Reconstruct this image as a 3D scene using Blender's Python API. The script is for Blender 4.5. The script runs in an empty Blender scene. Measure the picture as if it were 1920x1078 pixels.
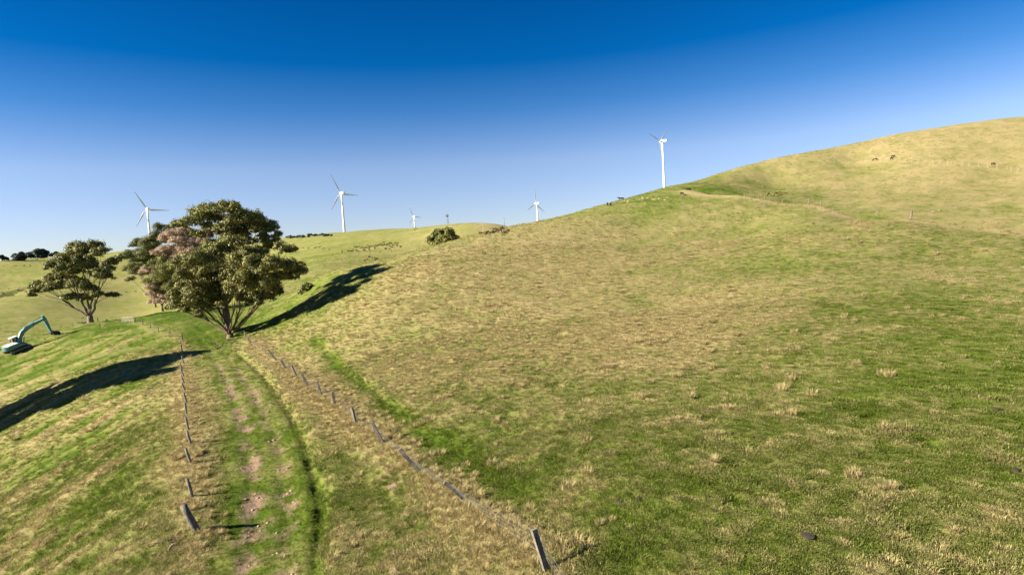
import bpy, bmesh, math, random
import numpy as np
from mathutils import Vector, Matrix

R = math.radians
rng = np.random.default_rng(7)
random.seed(7)
scene = bpy.context.scene
col = scene.collection

# ------------------------------------------------------------------ camera
CAM_Z = 12.0
FPX = 1100.0                      # focal length in pixels of the 1920 px wide photograph
PITCH, ROLL = R(3.6), R(3.5)
vF = np.array([0, math.cos(PITCH), -math.sin(PITCH)])
_r0 = np.array([1.0, 0, 0]); _u0 = np.array([0, math.sin(PITCH), math.cos(PITCH)])
vR = math.cos(ROLL) * _r0 - math.sin(ROLL) * _u0
vU = math.sin(ROLL) * _r0 + math.cos(ROLL) * _u0
cam_d = bpy.data.cameras.new('camera'); cam = bpy.data.objects.new('camera', cam_d); col.objects.link(cam)
cam_d.sensor_width = 36.0; cam_d.lens = 36.0 * FPX / 1920.0; cam_d.clip_start = 0.1; cam_d.clip_end = 20000
m = Matrix.Identity(4)
for i in range(3):
    m[i][0] = vR[i]; m[i][1] = vU[i]; m[i][2] = -vF[i]
m[2][3] = CAM_Z
cam.matrix_world = m
scene.camera = cam

# ------------------------------------------------------------------ light
SHADOW_AZ, SUN_EL = R(16), R(27)          # shadows run along (cos, sin) of SHADOW_AZ on the ground
sun_dir = Vector((-math.cos(SHADOW_AZ) * math.cos(SUN_EL), -math.sin(SHADOW_AZ) * math.cos(SUN_EL), math.sin(SUN_EL)))
sd = bpy.data.lights.new('sun', 'SUN'); sd.energy = 5.0; sd.angle = R(0.53); sd.color = (1.0, 0.92, 0.75)
so = bpy.data.objects.new('sun', sd); col.objects.link(so)
so.rotation_euler = sun_dir.to_track_quat('Z', 'Y').to_euler(); so.location = (0, 0, 200)

world = bpy.data.worlds.new('World'); scene.world = world; world.use_nodes = True
nt = world.node_tree; nt.nodes.clear()
wo = nt.nodes.new('ShaderNodeOutputWorld'); bg = nt.nodes.new('ShaderNodeBackground')
sky = nt.nodes.new('ShaderNodeTexSky'); sky.sky_type = 'NISHITA'; sky.sun_disc = False
sky.sun_elevation = SUN_EL; sky.sun_rotation = math.atan2(sun_dir.x, sun_dir.y)
sky.air_density = 1.0; sky.dust_density = 0.3; sky.ozone_density = 2.0; sky.altitude = 200
# the photograph's polarised, deep-blue sky: tint by elevation, alike all the way round
geo = nt.nodes.new('ShaderNodeTexCoord'); sep = nt.nodes.new('ShaderNodeSeparateXYZ')
ramp = nt.nodes.new('ShaderNodeValToRGB'); mul = nt.nodes.new('ShaderNodeMix'); mul.data_type = 'RGBA'; mul.blend_type = 'MULTIPLY'
mul.inputs[0].default_value = 1.0
SKY_TINT = [(0.0, (0.2498, 0.2699, 0.3328)), (0.068, (0.2458, 0.2498, 0.3297)), (0.147, (0.2374, 0.2471, 0.314)), (0.23, (0.0712, 0.167, 0.2773)), (0.3, (0.0017, 0.1143, 0.24)), (0.379, (0.001, 0.0985, 0.2188)), (0.55, (0.0009, 0.0837, 0.186)), (1.0, (0.0009, 0.0837, 0.186))]
els = ramp.color_ramp.elements
for i, (pos, c) in enumerate(SKY_TINT):
    e = els[i] if i < 2 else els.new(pos)
    e.position = pos; e.color = (*c, 1)
nt.links.new(geo.outputs['Generated'], sep.inputs[0])
nt.links.new(sep.outputs['Z'], ramp.inputs[0])
nt.links.new(sky.outputs[0], mul.inputs[6]); nt.links.new(ramp.outputs[0], mul.inputs[7])
nt.links.new(mul.outputs[2], bg.inputs[0]); bg.inputs[1].default_value = 0.15
nt.links.new(bg.outputs[0], wo.inputs[0])

vs = scene.view_settings
scene.display_settings.display_device = 'sRGB'
vs.view_transform = 'Standard'; vs.look = 'None'; vs.exposure = 1.7; vs.gamma = 1.0; vs.use_curve_mapping = False

# ------------------------------------------------------------------ small helpers
def ray(px, py):
    return vF * FPX + (px - 960) * vR + (539 - py) * vU

def at_y(px, py, Y):
    d = ray(px, py); p = d * (Y / d[1]); return np.array([p[0], p[1], p[2] + CAM_Z])

def on_z(px, py, z):
    d = ray(px, py); p = d * ((z - CAM_Z) / d[2]); return np.array([p[0], p[1], z])

def tag(o, label=None, cat=None, group=None, kind=None):
    if label: o['label'] = label
    if cat: o['category'] = cat
    if group: o['group'] = group
    if kind: o['kind'] = kind
    return o

def empty(name, loc=(0, 0, 0), rz=0.0):
    o = bpy.data.objects.new(name, None); col.objects.link(o)
    o.location = loc; o.rotation_euler = (0, 0, rz); o.empty_display_size = 0.2
    return o

def link(name, me, parent=None):
    o = bpy.data.objects.new(name, me); col.objects.link(o)
    if parent: o.parent = parent
    return o

def fast_mesh(name, V, F):
    """mesh from an (n,3) array and an (m,k) array of faces"""
    V = np.ascontiguousarray(V, dtype=np.float32); F = np.ascontiguousarray(F, dtype=np.int32)
    me = bpy.data.meshes.new(name)
    me.vertices.add(len(V)); me.vertices.foreach_set('co', V.ravel())
    k = F.shape[1]
    me.loops.add(F.size); me.loops.foreach_set('vertex_index', F.ravel())
    me.polygons.add(len(F)); me.polygons.foreach_set('loop_start', np.arange(0, F.size, k, dtype=np.int32))
    me.update(calc_edges=True)
    return me

def set_attr(me, name, vals, domain='POINT'):
    a = me.attributes.new(name, 'FLOAT', domain)
    a.data.foreach_set('value', np.ascontiguousarray(vals, dtype=np.float32))

class MB:
    def __init__(s): s.v = []; s.f = []
    def add(s, vs, fs):
        b = len(s.v); s.v += [tuple(map(float, q)) for q in vs]; s.f += [tuple(b + i for i in q) for q in fs]; return s
    def box(s, c, d, mat=None, taper=1.0):
        x, y, z = (q / 2 for q in d); vs = []
        for sz in (-1, 1):
            t = taper if sz > 0 else 1.0
            for sx, sy in ((-1, -1), (1, -1), (1, 1), (-1, 1)): vs.append(Vector((sx * x * t, sy * y * t, sz * z)))
        if mat is not None: vs = [mat @ q for q in vs]
        vs = [Vector(c) + q for q in vs]
        return s.add(vs, [(3, 2, 1, 0), (4, 5, 6, 7), (0, 1, 5, 4), (1, 2, 6, 5), (2, 3, 7, 6), (3, 0, 4, 7)])
    def tube(s, pts, rad, n=6, cap=True):
        pts = [Vector(q) for q in pts]
        if not hasattr(rad, '__len__'): rad = [rad] * len(pts)
        vs = []; fs = []; t0 = (pts[1] - pts[0]).normalized()
        u = t0.orthogonal().normalized()
        for i, q in enumerate(pts):
            a = pts[max(i - 1, 0)]; b = pts[min(i + 1, len(pts) - 1)]
            t = (b - a).normalized(); u = (u - t * u.dot(t)).normalized(); w = t.cross(u)
            for k in range(n):
                an = 2 * math.pi * k / n; vs.append(q + (u * math.cos(an) + w * math.sin(an)) * rad[i])
        for i in range(len(pts) - 1):
            for k in range(n):
                k2 = (k + 1) % n; fs.append((i * n + k, i * n + k2, (i + 1) * n + k2, (i + 1) * n + k))
        if cap:
            fs.append(tuple(reversed(range(n)))); fs.append(tuple(range((len(pts) - 1) * n, len(pts) * n)))
        return s.add(vs, fs)
    def prism(s, prof, y0, y1, y0b=None):
        """profile of (x, z) extruded from y0 to y1"""
        n = len(prof); vs = [(x, y0, z) for x, z in prof] + [(x, y1, z) for x, z in prof]
        fs = [tuple(range(n)), tuple(reversed(range(n, 2 * n)))]
        for i in range(n):
            j = (i + 1) % n; fs.append((i, i + n, j + n, j))
        return s.add(vs, fs)
    def build(s, name, mat, parent=None, smooth=False, bevel=0):
        me = bpy.data.meshes.new(name); me.from_pydata(s.v, [], s.f)
        bm = bmesh.new(); bm.from_mesh(me)
        bmesh.ops.recalc_face_normals(bm, faces=bm.faces)
        if bevel: bmesh.ops.bevel(bm, geom=bm.edges[:], offset=bevel, segments=2, affect='EDGES', profile=0.6)
        bm.to_mesh(me); bm.free()
        if smooth:
            me.polygons.foreach_set('use_smooth', [True] * len(me.polygons)); me.update()
        me.materials.append(mat)
        return link(name, me, parent)

# ------------------------------------------------------------------ materials
def new_mat(name):
    mt = bpy.data.materials.new(name); mt.use_nodes = True
    t = mt.node_tree; t.nodes.clear()
    out = t.nodes.new('ShaderNodeOutputMaterial')
    return mt, t, out

def noise_node(t, scale, detail=4, rough=0.6, vec=None, stretch=None):
    n = t.nodes.new('ShaderNodeTexNoise'); n.inputs['Scale'].default_value = scale
    n.inputs['Detail'].default_value = detail; n.inputs['Roughness'].default_value = rough
    if vec is not None:
        if stretch:
            mp = t.nodes.new('ShaderNodeMapping'); mp.inputs['Scale'].default_value = stretch[0]
            mp.inputs['Rotation'].default_value = stretch[1]
            t.links.new(vec, mp.inputs[0]); t.links.new(mp.outputs[0], n.inputs['Vector'])
        else: t.links.new(vec, n.inputs['Vector'])
    return n

def simple_mat(name, c, rough=0.6, var=0.25, scale=3.0, metal=0.0, bump=0.0, c2=None):
    mt, t, out = new_mat(name)
    b = t.nodes.new('ShaderNodeBsdfPrincipled'); b.inputs['Roughness'].default_value = rough; b.inputs['Metallic'].default_value = metal
    tc = t.nodes.new('ShaderNodeTexCoord')
    n = noise_node(t, scale, 6, 0.65, tc.outputs['Object'])
    r = t.nodes.new('ShaderNodeValToRGB'); r.color_ramp.elements[0].position = 0.3; r.color_ramp.elements[1].position = 0.7
    lo = [q * (1 - var) for q in c]; hi = c2 if c2 else [min(1, q * (1 + var)) for q in c]
    r.color_ramp.elements[0].color = (*lo, 1); r.color_ramp.elements[1].color = (*hi, 1)
    t.links.new(n.outputs[0], r.inputs[0]); t.links.new(r.outputs[0], b.inputs['Base Color'])
    if bump:
        bp = t.nodes.new('ShaderNodeBump'); bp.inputs['Strength'].default_value = bump; bp.inputs['Distance'].default_value = 0.05
        t.links.new(n.outputs[0], bp.inputs['Height']); t.links.new(bp.outputs[0], b.inputs['Normal'])
    t.links.new(b.outputs[0], out.inputs[0])
    return mt

def mixc(t, fac, a, b, blend='MIX'):
    m = t.nodes.new('ShaderNodeMix'); m.data_type = 'RGBA'; m.blend_type = blend
    for sock, v in ((0, fac), (6, a), (7, b)):
        if isinstance(v, (int, float)): m.inputs[sock].default_value = v
        elif isinstance(v, tuple): m.inputs[sock].default_value = (*v, 1)
        else: t.links.new(v, m.inputs[sock])
    return m.outputs[2]

def math_n(t, op, a, b=None, c=None, clamp=False):
    m = t.nodes.new('ShaderNodeMath'); m.operation = op; m.use_clamp = clamp
    for i, v in enumerate((a, b, c)):
        if v is None: continue
        if isinstance(v, (int, float)): m.inputs[i].default_value = v
        else: t.links.new(v, m.inputs[i])
    return m.outputs[0]

GREEN_D, GREEN_L = (0.026, 0.054, 0.004), (0.118, 0.172, 0.015)
STRAW_D, STRAW_L = (0.190, 0.145, 0.060), (0.455, 0.370, 0.185)

# ground: colour from the vertex fields dry / soil (baked below from where each grass grows, foreground dry lowered to darken it) plus fine noise
def ground_material():
    mt, t, out = new_mat('pasture')
    tc = t.nodes.new('ShaderNodeTexCoord'); P = tc.outputs['Object']
    ad = t.nodes.new('ShaderNodeAttribute'); ad.attribute_name = 'dry'
    asl = t.nodes.new('ShaderNodeAttribute'); asl.attribute_name = 'soil'
    n1 = noise_node(t, 1.6, 8, 0.72, P)
    n2 = noise_node(t, 0.22, 6, 0.65, P, ((1, 1, 1), (0, 0, 0)))
    n3 = noise_node(t, 9.0, 5, 0.7, P)
    n4 = noise_node(t, 0.55, 8, 0.7, P, ((1.0, 0.33, 1.0), (0, 0, R(-25))))
    s = math_n(t, 'MULTIPLY_ADD', n1.outputs[0], 1.1, -0.55)
    s = math_n(t, 'MULTIPLY_ADD', n4.outputs[0], 0.9, s)
    s = math_n(t, 'ADD', s, -0.45)
    d = math_n(t, 'ADD', ad.outputs['Fac'], s, clamp=True)
    g = mixc(t, math_n(t, 'MULTIPLY_ADD', n3.outputs[0], 2.0, -0.5, clamp=True), GREEN_D, GREEN_L)
    g = mixc(t, math_n(t, 'MULTIPLY_ADD', n2.outputs[0], 2.4, -0.8, clamp=True), g, mixc(t, 0.5, g, (0.215, 0.235, 0.04)))
    g = mixc(t, math_n(t, 'MULTIPLY_ADD', ad.outputs['Fac'], -1.6, 0.40, clamp=True), g, mixc(t, n3.outputs[0], (0.018, 0.045, 0.003), (0.075, 0.125, 0.010)))
    ap = t.nodes.new('ShaderNodeAttribute'); ap.attribute_name = 'pale'      # short cropped pasture across the valley
    g = mixc(t, math_n(t, 'MULTIPLY', ap.outputs['Fac'], 0.75), g, mixc(t, n2.outputs[0], (0.085, 0.125, 0.016), (0.225, 0.25, 0.045)))
    st = mixc(t, math_n(t, 'MULTIPLY_ADD', n3.outputs[0], 2.4, -0.7, clamp=True), STRAW_D, STRAW_L)
    dr = math_n(t, 'SMOOTH_MIN', d, 1.0, 0.05)
    c = mixc(t, dr, g, st)
    so_c = mixc(t, n1.outputs[0], (0.16, 0.095, 0.06), (0.36, 0.25, 0.18))
    sf = math_n(t, 'MULTIPLY_ADD', n1.outputs[0], 1.2, -0.6)
    sf = math_n(t, 'ADD', asl.outputs['Fac'], sf)
    sf = math_n(t, 'MULTIPLY_ADD', sf, 2.5, -0.7, clamp=True)
    c = mixc(t, sf, c, so_c)
    b = t.nodes.new('ShaderNodeBsdfPrincipled'); b.inputs['Roughness'].default_value = 0.95
    b.inputs['Specular IOR Level'].default_value = 0.05
    t.links.new(c, b.inputs['Base Color'])
    h = math_n(t, 'MULTIPLY_ADD', n3.outputs[0], 0.35, n1.outputs[0])
    bp = t.nodes.new('ShaderNodeBump'); bp.inputs['Strength'].default_value = 0.9; bp.inputs['Distance'].default_value = 0.35
    t.links.new(h, bp.inputs['Height']); t.links.new(bp.outputs[0], b.inputs['Normal'])
    t.links.new(b.outputs[0], out.inputs[0])
    return mt

def blade_material():
    mt, t, out = new_mat('grass_blades')
    ai = t.nodes.new('ShaderNodeAttribute'); ai.attribute_type = 'INSTANCER'; ai.attribute_name = 'tint'
    ab = t.nodes.new('ShaderNodeAttribute'); ab.attribute_name = 'shade'
    oi = t.nodes.new('ShaderNodeObjectInfo')
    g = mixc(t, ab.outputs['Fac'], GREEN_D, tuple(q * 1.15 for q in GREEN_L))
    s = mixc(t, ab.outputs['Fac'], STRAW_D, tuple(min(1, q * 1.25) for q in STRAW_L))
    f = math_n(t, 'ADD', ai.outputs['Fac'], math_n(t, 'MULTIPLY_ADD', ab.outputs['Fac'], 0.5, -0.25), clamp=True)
    c = mixc(t, f, g, s)
    d = t.nodes.new('ShaderNodeBsdfDiffuse'); tr = t.nodes.new('ShaderNodeBsdfTranslucent'); ms = t.nodes.new('ShaderNodeMixShader')
    ms.inputs[0].default_value = 0.4
    t.links.new(c, d.inputs[0]); t.links.new(c, tr.inputs[0])
    t.links.new(d.outputs[0], ms.inputs[1]); t.links.new(tr.outputs[0], ms.inputs[2]); t.links.new(ms.outputs[0], out.inputs[0])
    return mt

def leaf_material(name, dark, light, trans=0.13):
    mt, t, out = new_mat(name)
    ab = t.nodes.new('ShaderNodeAttribute'); ab.attribute_name = 'shade'
    tc = t.nodes.new('ShaderNodeTexCoord'); n = noise_node(t, 0.35, 3, 0.6, tc.outputs['Object'])
    f = math_n(t, 'MULTIPLY_ADD', n.outputs[0], 1.4, -0.7)
    f = math_n(t, 'ADD', ab.outputs['Fac'], f, clamp=True)
    c = mixc(t, f, dark, light)
    d = t.nodes.new('ShaderNodeBsdfPrincipled'); d.inputs['Roughness'].default_value = 0.5; d.inputs['Specular IOR Level'].default_value = 0.25
    tr = t.nodes.new('ShaderNodeBsdfTranslucent'); ms = t.nodes.new('ShaderNodeMixShader'); ms.inputs[0].default_value = trans
    t.links.new(c, d.inputs['Base Color']); t.links.new(c, tr.inputs[0])
    t.links.new(d.outputs[0], ms.inputs[1]); t.links.new(tr.outputs[0], ms.inputs[2]); t.links.new(ms.outputs[0], out.inputs[0])
    return mt

M = {}
M['ground'] = ground_material()
M['blade'] = blade_material()
M['leaf_green'] = leaf_material('leaf_green', (0.028, 0.038, 0.008), (0.32, 0.30, 0.078))
M['leaf_dark'] = leaf_material('leaf_dark', (0.022, 0.034, 0.008), (0.22, 0.225, 0.055))
M['leaf_olive'] = leaf_material('leaf_olive', (0.028, 0.038, 0.008), (0.32, 0.30, 0.078))
M['leaf_pink'] = leaf_material('leaf_pink', (0.24, 0.165, 0.105), (0.60, 0.44, 0.32))
M['leaf_far'] = leaf_material('leaf_far', (0.016, 0.030, 0.020), (0.040, 0.062, 0.035), 0.1)
M['weed'] = leaf_material('weed_brown', (0.10, 0.075, 0.035), (0.28, 0.21, 0.11), 0.15)
M['bark_red'] = simple_mat('bark_red', (0.075, 0.045, 0.028), 0.85, 0.45, 0.9, bump=0.6, c2=(0.25, 0.15, 0.09))
M['bark_pale'] = simple_mat('bark_pale', (0.33, 0.29, 0.24), 0.8, 0.4, 1.0, bump=0.4, c2=(0.56, 0.51, 0.45))
M['bark_brown'] = simple_mat('bark_brown', (0.10, 0.07, 0.046), 0.85, 0.4, 1.0, bump=0.6, c2=(0.27, 0.195, 0.13))
M['post'] = simple_mat('weathered_post', (0.085, 0.07, 0.053), 0.9, 0.45, 7.0, bump=0.7, c2=(0.25, 0.215, 0.17))
M['post_pale'] = simple_mat('pale_post', (0.34, 0.29, 0.22), 0.9, 0.3, 6.0, bump=0.4)
M['wire'] = simple_mat('fence_wire', (0.16, 0.155, 0.14), 0.65, 0.15, 2.0, metal=0.3)
M['white'] = simple_mat('turbine_white', (0.80, 0.80, 0.78), 0.45, 0.04, 0.1)
M['blade_grey'] = simple_mat('turbine_blade', (0.62, 0.63, 0.64), 0.4, 0.05, 0.1)
M['teal'] = simple_mat('teal_paint', (0.075, 0.22, 0.225), 0.55, 0.35, 1.3, c2=(0.17, 0.34, 0.33))
M['offwhite'] = simple_mat('faded_white_paint', (0.62, 0.61, 0.56), 0.55, 0.2, 1.8)
M['steel'] = simple_mat('dark_steel', (0.035, 0.033, 0.030), 0.65, 0.4, 3.0, metal=0.2)
M['dusty'] = simple_mat('dusty_steel', (0.24, 0.19, 0.15), 0.8, 0.4, 3.0)
M['chrome'] = simple_mat('ram_chrome', (0.6, 0.6, 0.6), 0.2, 0.05, 2.0, metal=1.0)
M['rock'] = simple_mat('tan_rock', (0.20, 0.145, 0.085), 0.9, 0.35, 1.5, bump=0.8, c2=(0.36, 0.27, 0.175))
M['cow'] = simple_mat('black_hide', (0.010, 0.009, 0.009), 0.6, 0.4, 3.0)
M['cow_brown'] = simple_mat('brown_black_hide', (0.022, 0.013, 0.010), 0.6, 0.4, 3.0)
M['dung'] = simple_mat('dung', (0.035, 0.022, 0.013), 0.9, 0.4, 8.0, bump=0.6)
M['mast'] = simple_mat('galvanised_mast', (0.16, 0.17, 0.18), 0.5, 0.15, 2.0, metal=0.5)
def glass_mat():
    mt, t, out = new_mat('cab_glass')
    b = t.nodes.new('ShaderNodeBsdfPrincipled'); b.inputs['Roughness'].default_value = 0.08
    b.inputs['Base Color'].default_value = (0.03, 0.03, 0.032, 1)
    tc = t.nodes.new('ShaderNodeTexCoord'); n = noise_node(t, 2.0, 3, 0.5, tc.outputs['Object'])
    c = mixc(t, n.outputs[0], (0.02, 0.02, 0.022), (0.09, 0.08, 0.075)); t.links.new(c, b.inputs['Base Color'])
    t.links.new(b.outputs[0], out.inputs[0]); return mt
M['glass'] = glass_mat()

# ------------------------------------------------------------------ noise fields (numpy)
_perm = np.random.default_rng(3).permutation(4096)
_grad = np.random.default_rng(4).uniform(0, 2 * np.pi, 4096)
def perlin(x, y):
    xi = np.floor(x).astype(np.int64); yi = np.floor(y).astype(np.int64); xf = x - xi; yf = y - yi
    def g(i, j, dx, dy):
        h = _perm[(_perm[i & 4095] + j) & 4095]; a = _grad[h]; return np.cos(a) * dx + np.sin(a) * dy
    u = xf * xf * xf * (xf * (xf * 6 - 15) + 10); v = yf * yf * yf * (yf * (yf * 6 - 15) + 10)
    a = g(xi, yi, xf, yf) * (1 - u) + g(xi + 1, yi, xf - 1, yf) * u
    b = g(xi, yi + 1, xf, yf - 1) * (1 - u) + g(xi + 1, yi + 1, xf - 1, yf - 1) * u
    return 1.5 * (a * (1 - v) + b * v)
def fbm(x, y, o=4, gain=0.55):
    s = 0; a = 1.0; t = 0
    for k in range(o):
        s = s + a * perlin(x * 2.03 ** k + 17.3 * k, y * 2.03 ** k - 9.1 * k); t += a; a *= gain
    return s / t
def sstep(a, b, x):
    t = np.clip((x - a) / (b - a), 0, 1); return t * t * (3 - 2 * t)

# ------------------------------------------------------------------ the lie of the land: surveyed points, smooth surface through them
def warp(x, y):
    r_ = np.hypot(x, y) + 1e-9; s = np.log1p(r_ / 25.0); return np.stack([x / r_ * s, y / r_ * s], -1)
SURV_Z = [  # photo pixel and height relative to the drone
    (368, 997, -12), (360, 936, -12), (355, 850, -12), (350, 779, -12.1), (346, 730, -12.2), (340, 640, -12.4), (432, 632, -12.3),
    (1025, 1072, -9.4), (873, 943, -10.2), (785, 885, -10.6), (717, 831, -10.9), (629, 766, -11.1), (577, 726, -11.3), (520, 680, -11.7),
    (480, 1000, -12.1), (500, 850, -12.1), (600, 900, -11.7),
    (0, 790, -18.6), (0, 900, -17.3), (0, 1078, -15.2), (200, 800, -14.4), (150, 950, -13.9), (150, 720, -15.0), (300, 720, -12.9),
    (45, 658, -14.6), (0, 690, -16.6), (160, 640, -13.0), (260, 640, -12.6)]
SURV_Y = [  # photo pixel and distance ahead
    (170, 606, 137), (305, 585, 139), (380, 600, 122), (250, 600, 133), (20, 640, 128), (575, 547, 128),
    # near hill
    (1900, 1050, 14), (1400, 700, 34), (1100, 600, 60), (1300, 500, 90), (1000, 500, 100), (800, 550, 85), (700, 600, 76), (1600, 550, 55),
    (1400, 420, 130), (1200, 420, 142), (1700, 700, 28.5), (1200, 900, 20.5), (1800, 480, 72),
    # its skyline
    (600, 520, 132), (700, 495, 145), (800, 467, 160), (955, 428, 176), (1100, 393, 190), (1165, 375, 200), (1250, 351, 226),
    # ridge fence crest and the dip behind it
    (1708, 418, 100), (1518, 386, 143), (1397, 371, 162), (1320, 368, 172), (1900, 438, 84),
    (1500, 368, 187), (1400, 360, 200), (1708, 396, 150), (1900, 420, 126),
    # big hill
    (1300, 341, 244), (1350, 326, 254), (1400, 313, 262), (1460, 299, 270), (1530, 285, 280), (1680, 252, 296), (1600, 271.5, 288), (1800, 233, 306), (1920, 220, 316), (1600, 305, 252), (1750, 303, 222), (1900, 318, 200),
    (1900, 380, 152), (1700, 350, 192), (1450, 340, 235),
    # hills across the valley
    (600, 500, 240), (700, 470, 330), (560, 470, 430), (860, 419, 480), (920, 419, 450), (955, 426, 430), (800, 440, 400), (700, 432, 640), (640, 437, 760),
    (545, 445, 760), (240, 470, 720), (130, 488, 640), (0, 490, 640), (250, 548, 440), (100, 560, 380), (20, 532, 480), (0, 600, 290), (300, 565, 380), (100, 520, 500),
    (480, 500, 350)]
SURV_H = [  # hidden ground behind crests: pixel of the sight line, distance, metres below it
    (1708, 418, 115, 2.6), (1900, 438, 100, 2.2), (1518, 386, 158, 1.6), (800, 467, 195, 3.5), (955, 428, 215, 5), (700, 495, 185, 3), (600, 520, 165, 2.5),
    (1100, 393, 260, 10), (1250, 351, 320, 10), (1600, 271.5, 420, 16), (1920, 220, 460, 26), (1400, 318, 380, 12), (955, 426, 600, 9), (700, 432, 850, 6),
    (860, 419, 640, 8), (240, 470, 1100, 15), (545, 445, 1100, 12), (0, 490, 1000, 15), (170, 606, 175, 5), (300, 585, 180, 5), (20, 640, 165, 5)]
SURV_W = [(0, -30, 3), (40, -25, 7), (-40, -30, -4), (0, 3, 3), (0, -500, -20), (-500, 0, -35), (-150, 40, -16), (300, 60, 45), (500, -200, 40), (160, 60, 14), (-200, -200, -30),
          (-1500, 1500, 0), (0, 3200, 40), (1500, 1800, 60), (-900, 2800, 20), (2500, 0, 20), (0, -2500, 0), (-2500, -500, -20), (800, 2600, 60), (-300, 1900, 64 + 12),
          (95, 1300, 40), (245, 930, 78), (-240, 955, 50), (-600, 950, 40)]
pts = []
for px, py, z in SURV_Z: pts.append(on_z(px, py, z + CAM_Z))
for px, py, Y in SURV_Y: pts.append(at_y(px, py, Y))
for px, py, Y, dn in SURV_H: q = at_y(px, py, Y); q[2] -= dn; pts.append(q)
for q in SURV_W: pts.append(np.array(q, float))
pts = np.array(pts)
W0 = warp(pts[:, 0], pts[:, 1])
def _k(d2): return np.where(d2 > 1e-12, 0.5 * d2 * np.log(d2 + 1e-12), 0)
n_ = len(pts)
A_ = np.zeros((n_ + 3, n_ + 3)); A_[:n_, :n_] = _k(((W0[:, None] - W0[None]) ** 2).sum(-1)) + np.eye(n_) * 2e-4
A_[:n_, n_] = 1; A_[:n_, n_ + 1:] = W0; A_[n_:, :n_] = A_[:n_, n_:].T
CO = np.linalg.solve(A_, np.concatenate([pts[:, 2], np.zeros(3)]))
def base_h(x, y):
    x = np.atleast_1d(np.asarray(x, float)); y = np.atleast_1d(np.asarray(y, float)); out = np.empty(x.shape)
    xf = x.ravel(); yf = y.ravel(); of = np.empty(xf.shape)
    for i in range(0, len(xf), 40000):
        w = warp(xf[i:i + 40000], yf[i:i + 40000])
        d2 = (w[:, 0, None] - W0[None, :, 0]) ** 2 + (w[:, 1, None] - W0[None, :, 1]) ** 2
        of[i:i + 40000] = _k(d2) @ CO[:n_] + CO[n_] + w @ CO[n_ + 1:]
    return of.reshape(x.shape)

_ts = np.exp(np.linspace(math.log(6), math.log(2500), 900))
def hit(px, py, near=6):
    """where the sight line through a photo pixel first meets the land"""
    d = ray(px, py); d = d / math.hypot(d[0], d[1])
    ts = _ts[_ts >= near]; x = d[0] * ts; y = d[1] * ts; z = CAM_Z + d[2] * ts
    g = z - base_h(x, y); idx = np.where(g < 0)[0]
    if len(idx) == 0: i = int(np.argmin(g)); return np.array([x[i], y[i], z[i] - g[i]])
    i = idx[0]
    if i == 0: return np.array([x[0], y[0], z[0]])
    f = g[i - 1] / (g[i - 1] - g[i]); t_ = ts[i - 1] + f * (ts[i] - ts[i - 1])
    return np.array([d[0] * t_, d[1] * t_, CAM_Z + d[2] * t_])

def pl(pix): return np.array([hit(*q)[:2] for q in pix])
def dist_poly(x, y, P):
    """distance to a polyline, signed side, all vectorised"""
    best = np.full(x.shape, 1e9); side = np.zeros(x.shape)
    for a, b in zip(P[:-1], P[1:]):
        e = b - a; L = e @ e; t = np.clip(((x - a[0]) * e[0] + (y - a[1]) * e[1]) / L, 0, 1)
        dx = x - a[0] - t * e[0]; dy = y - a[1] - t * e[1]; d = np.hypot(dx, dy)
        s = e[0] * dy - e[1] * dx; k = d < best
        best = np.where(k, d, best); side = np.where(k, s, side)
    return best, side

RUT_L = pl([(455, 1100), (478, 990), (471, 880), (458, 800), (436, 740), (412, 690), (392, 655), (372, 628), (345, 610), (300, 600), (255, 597)])
RUT_R = pl([(540, 1100), (545, 970), (527, 850), (505, 790), (474, 735), (445, 690), (418, 655), (396, 630), (368, 608), (310, 594)])
DITCH = pl([(590, 1100), (602, 960), (590, 890), (562, 805), (522, 740), (482, 692), (446, 660)])
FENCE_R = pl([(1060, 1120), (1025, 1072), (873, 943), (785, 885), (717, 831), (667, 795), (629, 766), (602, 743), (577, 726), (555, 707), (537, 694), (520, 679), (460, 634)])
FENCE_L = pl([(376, 1040), (370, 997), (361, 936), (359, 873), (359, 836), (354, 809), (351, 779), (350, 757), (347, 738), (345, 715), (343, 690), (341, 660), (341, 640), (319, 627), (297, 622), (281, 616), (268, 609), (252, 604)])
GULLY = pl([(-30, 562), (0, 556), (30, 548), (58, 536), (84, 528)])
OLDPATH = pl([(590, 632), (612, 660), (640, 690), (700, 735), (770, 790), (860, 850), (960, 930)])
_rx, _ry = [1250, 1300, 1320, 1397, 1518, 1610, 1708, 1800, 1900, 1990], [196, 180, 172, 162, 143, 121, 100, 92, 84, 78]
def on_ridge(px, py): return at_y(px, py, float(np.interp(px, _rx, _ry)))
RIDGE = np.array([on_ridge(*q)[:2] for q in [(1290, 366), (1320, 368), (1397, 371), (1450, 377), (1518, 386), (1610, 402), (1708, 418), (1800, 428), (1900, 438), (1985, 446)]])
BIGFENCE = pl([(1560, 306), (1620, 303), (1700, 303), (1800, 309), (1870, 318), (1935, 328)])

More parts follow.
